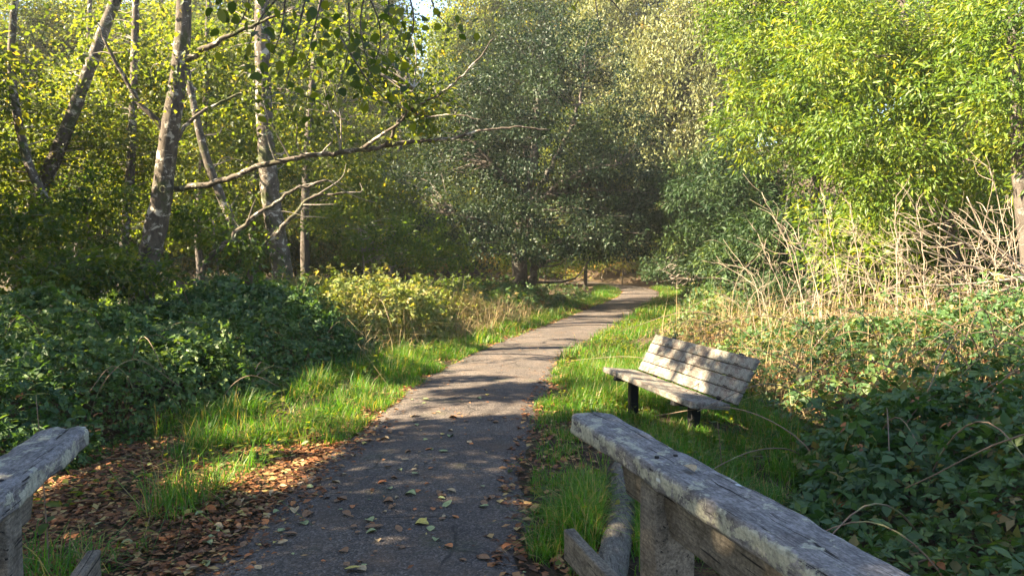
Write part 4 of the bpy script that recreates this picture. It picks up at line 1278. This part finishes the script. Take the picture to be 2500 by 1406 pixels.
def sprout(label, x, y, h, pairs, sc=1.0, lean=(0, 0)):
    gz = float(ground_h(x, y))
    root = empty('weed_plant', (x, y, gz)); tag(root, label, 'plant', 'leafy weeds by the path')
    P = spline([np.array([x, y, gz - .03]), np.array([x + lean[0] * .4, y + lean[1] * .4, gz + h * .5]), np.array([x + lean[0], y + lean[1], gz + h])], 5)
    mb = MB(); mb.tube(P, np.linspace(.005, .002, len(P)), 5); mb.build('stem', M['cane'], root)
    for i in range(pairs):
        f = .35 + .65 * i / max(pairs - 1, 1)
        p = P[min(int(f * (len(P) - 1)), len(P) - 1)]
        for q in (0, PI):
            o = obj('leaf', SL[i % 3], root); o.location = Vector(p) - root.location
            o.rotation_euler = (RS.normal() * .15 + .1, RS.normal() * .15, i * PI / 2 * 1.1 + q + RS.normal() * .2)
            k_ = sc * (1.15 - .5 * f + .1 * RS.random()); o.scale = (k_, k_, k_)
    return root


for lab, px, py, d, h, pr_, sc in (
        ('tall pale weed sprouting behind the left railing end', 112, 1100, 3.7, .90, 6, .9),
        ('small bright weed in front of the left thicket', 390, 1130, 5.6, .30, 4, .8),
        ('broad-leaved weed in the grass below the shaded thicket', 690, 960, 7.2, .28, 4, .9),
        ('leafy weed beside the sunlit left tuft of grass', 600, 1010, 6.9, .22, 3, .9),
        ('weed growing in the litter nearest the left railing', 350, 1320, 4.1, .16, 4, .6),
        ('weed growing from the grass below the near end of the bench', 1765, 1130, 5.3, .42, 4, .9),
        ('pale-topped weed standing in the brambles right of the bench', 1985, 930, 6.6, .85, 5, 1.0),
        ('sunlit weed shoot among the brambles at the right', 2225, 900, 7.0, 1.0, 5, .9),
        ('weed at the path edge near the railing tip', 1240, 1110, 5.4, .12, 3, .7),
        ('weed beside the log and railing post', 1400, 1300, 3.7, .22, 4, .6),
        ('bright weed at the foot of the slim dark trunk', 1880, 800, 11.5, .75, 6, 1.6),
        ('weed with pale leaves at the left frame edge by the railing', 30, 1080, 3.6, .70, 4, .7)):
    p = at(px, py, d)
    sprout(lab, p[0], d, h, pr_, sc, (RS.normal() * .06, RS.normal() * .06))

# ------------------------------------------------------------------ dead stalks and brush on the right bank
def stalk(label, pts, r=.009, side=8, name='dead_stalk', cat='stalk', group='dry dead stalks on the right bank', tl=.35, mat='dead_stalk'):
    Q = spline(pts, 6); Q[1:-1] += RS.normal(size=Q[1:-1].shape) * .008
    gz = float(ground_h(Q[0, 0], Q[0, 1]))
    root = empty(name, (Q[0, 0], Q[0, 1], gz)); tag(root, label, cat, group)
    mb = MB(); mb.tube(Q, np.linspace(r, r * .35, len(Q)), 6, .05); mb.build('stem', M[mat], root)
    if side:
        mb = MB()
        for i in range(side):
            j = RS.integers(len(Q) // 3, len(Q))
            ax = nrm(Q[min(j + 1, len(Q) - 1)] - Q[max(j - 1, 0)])
            d = nrm(ax + RS.normal(size=3) * .55)
            e = Q[j] + d * tl * (.4 + .8 * RS.random())
            mb.tube(spline([Q[j], (Q[j] + e) / 2 + RS.normal(size=3) * .03, e], 3), np.linspace(r * .45, r * .15, 7), 4)
        tag(mb.build('twigs', M[mat], root), kind='stuff')
    return root


listed = [(10, (1985, 800), (1930, 620), (1860, 470)), (10, (2060, 800), (2040, 640), (2016, 515)), (9.5, (2115, 800), (2095, 640), (2076, 510)), (10, (2190, 800), (2190, 640), (2188, 480)),
          (9, (2475, 800), (2462, 610), (2416, 410)), (9.5, (2020, 810), (1990, 690), (1945, 580)), (9, (2270, 820), (2255, 640), (2235, 500)), (10.5, (1960, 790), (1900, 690), (1850, 570)),
          (9, (2380, 820), (2370, 690), (2400, 560)), (8.5, (2440, 840), (2430, 700), (2440, 560)), (10, (2130, 790), (2040, 660), (1990, 560)), (9.5, (2230, 800), (2150, 700), (2085, 640)),
          (9, (2320, 800), (2240, 680), (2190, 610)), (8.5, (2500, 830), (2480, 650), (2470, 480))]
ORD = ['first', 'second', 'third', 'fourth', 'fifth', 'sixth', 'seventh', 'eighth', 'ninth', 'tenth', 'eleventh', 'twelfth', 'thirteenth', 'last']
for i, (d, a, b, c) in enumerate(listed):
    pts = PL(d, a, b, c); g = float(ground_h(pts[0][0], d)); pts[0][2] = g
    rank = sorted(q_[1][0] for q_ in listed).index(a[0])
    lean_ = 'leaning left' if c[0] < a[0] - 60 else ('leaning right' if c[0] > a[0] + 15 else 'nearly upright')
    stalk('tall dry pale stalk, %s, the %s from the left in the right scrub' % (lean_, ORD[rank]), pts, .0088, 14)
for i in range(56):
    px = RS.uniform(1780, 2520); d = RS.uniform(8.5, 13)
    p = at(px, 760, d); p[2] = float(ground_h(p[0], d))
    h = RS.uniform(.9, 2.0); lx = RS.normal() * .75 - .2
    stalk('thin dry pale stem among the scrub of the right bank', [p, p + np.array([lx * .25, RS.normal() * .1, h * .6]), p + np.array([lx, RS.normal() * .3, h * (1 - .3 * abs(lx))])], .0045, 9, group='thin dry stems on the right bank')
for px in (1980, 1998):
    p = at(px, 790, 9.6); p[2] = float(ground_h(p[0], 9.6))
    stalk('orange dry reed blade standing in front of the dead stalks', [p, p + np.array([.02, 0, .5]), p + np.array([.05, 0, .95])], .011, 0, name='reed', cat='reed', group='orange reeds')
# fallen brush fanning in from the right edge
p0 = at(2530, 690, 9.0)
root = empty('fallen_brush', (p0[0], p0[1], float(ground_h(p0[0], p0[1])))); tag(root, 'fan of bleached dead branches fallen in from the right edge', 'brush')
for (px, py, d) in ((2290, 555, 8.7), (2250, 610, 8.8), (2330, 520, 8.9), (2300, 650, 8.6), (2220, 700, 8.8), (2360, 480, 9.1), (2260, 745, 8.7)):
    e = at(px, py, d)
    Q = spline([p0 + RS.normal(size=3) * .06, (p0 + e) / 2 + RS.normal(size=3) * .08, e], 6)
    mb = MB(); mb.tube(Q, np.linspace(.022, .006, len(Q)), 6, .06)
    mb.build('branch', M['dead_stalk'], root)
mb = MB()
for i in range(150):
    e = at(RS.uniform(2200, 2480), RS.uniform(520, 790), RS.uniform(8.5, 9.3))
    d = nrm(e - p0 + RS.normal(size=3) * .5)
    mb.tube(spline([e, e + d * .15 + RS.normal(size=3) * .03, e + d * .34 + RS.normal(size=3) * .05], 3), np.linspace(.005, .002, 7), 4)
tag(mb.build('twigs', M['dead_stalk'], root), kind='stuff')

# ------------------------------------------------------------------ branch hanging over the near path from the left
b0 = np.array([-4.3, 3.3, -.2])
tk = [b0, b0 + np.array([.1, 0, 2]), b0 + np.array([.3, .1, 4]), b0 + np.array([.4, .3, 6.2])]
over = tree('alder_tree', 'alder beside the bridge whose large-leaved branch hangs over the near path', tk, .13, .06,
            [(np.array([-4.0, 3.4, 5.6]), np.array([1.8, 1.8, 1.2])), (np.array([-3.4, 2.6, 4.8]), np.array([1.3, 1.6, .7]))], 260, 40, .34, .10, .72, 'alder_leaf', 'alder_bark',
            group='trees of the wood on the left', twig=.3, limbs=[([b0 + np.array([.3, .1, 4.1]), np.array([-3.0, 3.9, 4.3]), np.array([-1.9, 4.4, 3.9]), np.array([-1.0, 4.7, 3.55]), np.array([.1, 4.9, 3.35]), np.array([.75, 5.0, 3.28])], .035, .006)])
AL = []
for v in range(4):
    V, F = full_leaf(.10, .068, .09, .18, .16, seed=500 + v, prof=(.04, .62, .98, 1.0, .8, .42, .02))
    AL.append(mesh_np('leaf', V, [F], M['alder_leaf'], np.full(len(V), .15 + .2 * v), True))
hang = []
for (a, b, c, d) in (((800, -60), (770, 60), (745, 170), 4.4), ((700, -60), (690, 60), (660, 150), 4.3), ((900, -60), (880, 60), (900, 170), 4.6), ((960, -70), (950, 40), (1000, 130), 4.8),
                     ((620, -60), (600, 30), (560, 90), 4.3), ((850, -50), (850, 130), (800, 280), 4.5), ((760, -60), (720, 110), (690, 250), 4.5), ((1040, -70), (1060, 20), (1100, 70), 4.8),
                     ((830, 90), (900, 200), (960, 260), 4.5), ((880, -60), (930, 90), (880, 240), 4.7), ((740, -60), (640, 40), (590, 160), 4.6), ((1450, -80), (1455, 10), (1465, 70), 5.0),
                     ((1455, -30), (1500, 10), (1530, 50), 5.0), ((1460, -50), (1420, -10), (1395, 30), 5.0), ((980, -70), (1010, 60), (960, 190), 4.6)):
    Q = spline(PL(d, a, b, c), 5)
    mb = MB(); mb.tube(Q, np.linspace(.007, .002, len(Q)), 5); mb.build('twig', M['dark_bark'], over)
    hang.append((Q, 2 if a[0] > 1300 else 22))
q = 0
for Q, nl in hang:
    for i in range(nl):
        p = Q[RS.integers(3, len(Q))] + RS.normal(size=3) * np.array([.11, .11, .07])
        o = place_leaf(AL[q % 4], over, p, RS.random() * 6.28, -.7 + RS.normal() * .4, RS.normal() * .5, RS.uniform(.4, .78)); q += 1

# ------------------------------------------------------------------ thin scattering volume added over everything for a pale glow
def glow_haze_box(x0, x1, y0, y1, z0, z1, density):
    V = [(x, y, z) for z in (z0, z1) for y in (y0, y1) for x in (x0, x1)]
    F = [(0, 2, 3, 1), (4, 5, 7, 6), (0, 1, 5, 4), (2, 6, 7, 3), (0, 4, 6, 2), (1, 3, 7, 5)]
    m, nt, out = new_mat('thin_glow_haze')
    pv = nt.nodes.new("ShaderNodeVolumePrincipled")
    pv.inputs["Color"].default_value = (.95, .95, .93, 1)
    pv.inputs["Density"].default_value = density
    pv.inputs["Anisotropy"].default_value = .2
    nt.links.new(pv.outputs[0], out.inputs["Volume"])
    me = mesh_np('glow_haze', np.array(V, float), [np.array(F)], m)
    return tag(obj('glow_haze', me), 'thin veil added over the path and wood for a pale glow', 'glow_haze', None, 'stuff')


glow_haze_box(-190, 190, -70, 270, -3.0, 34.0, 0.0007)
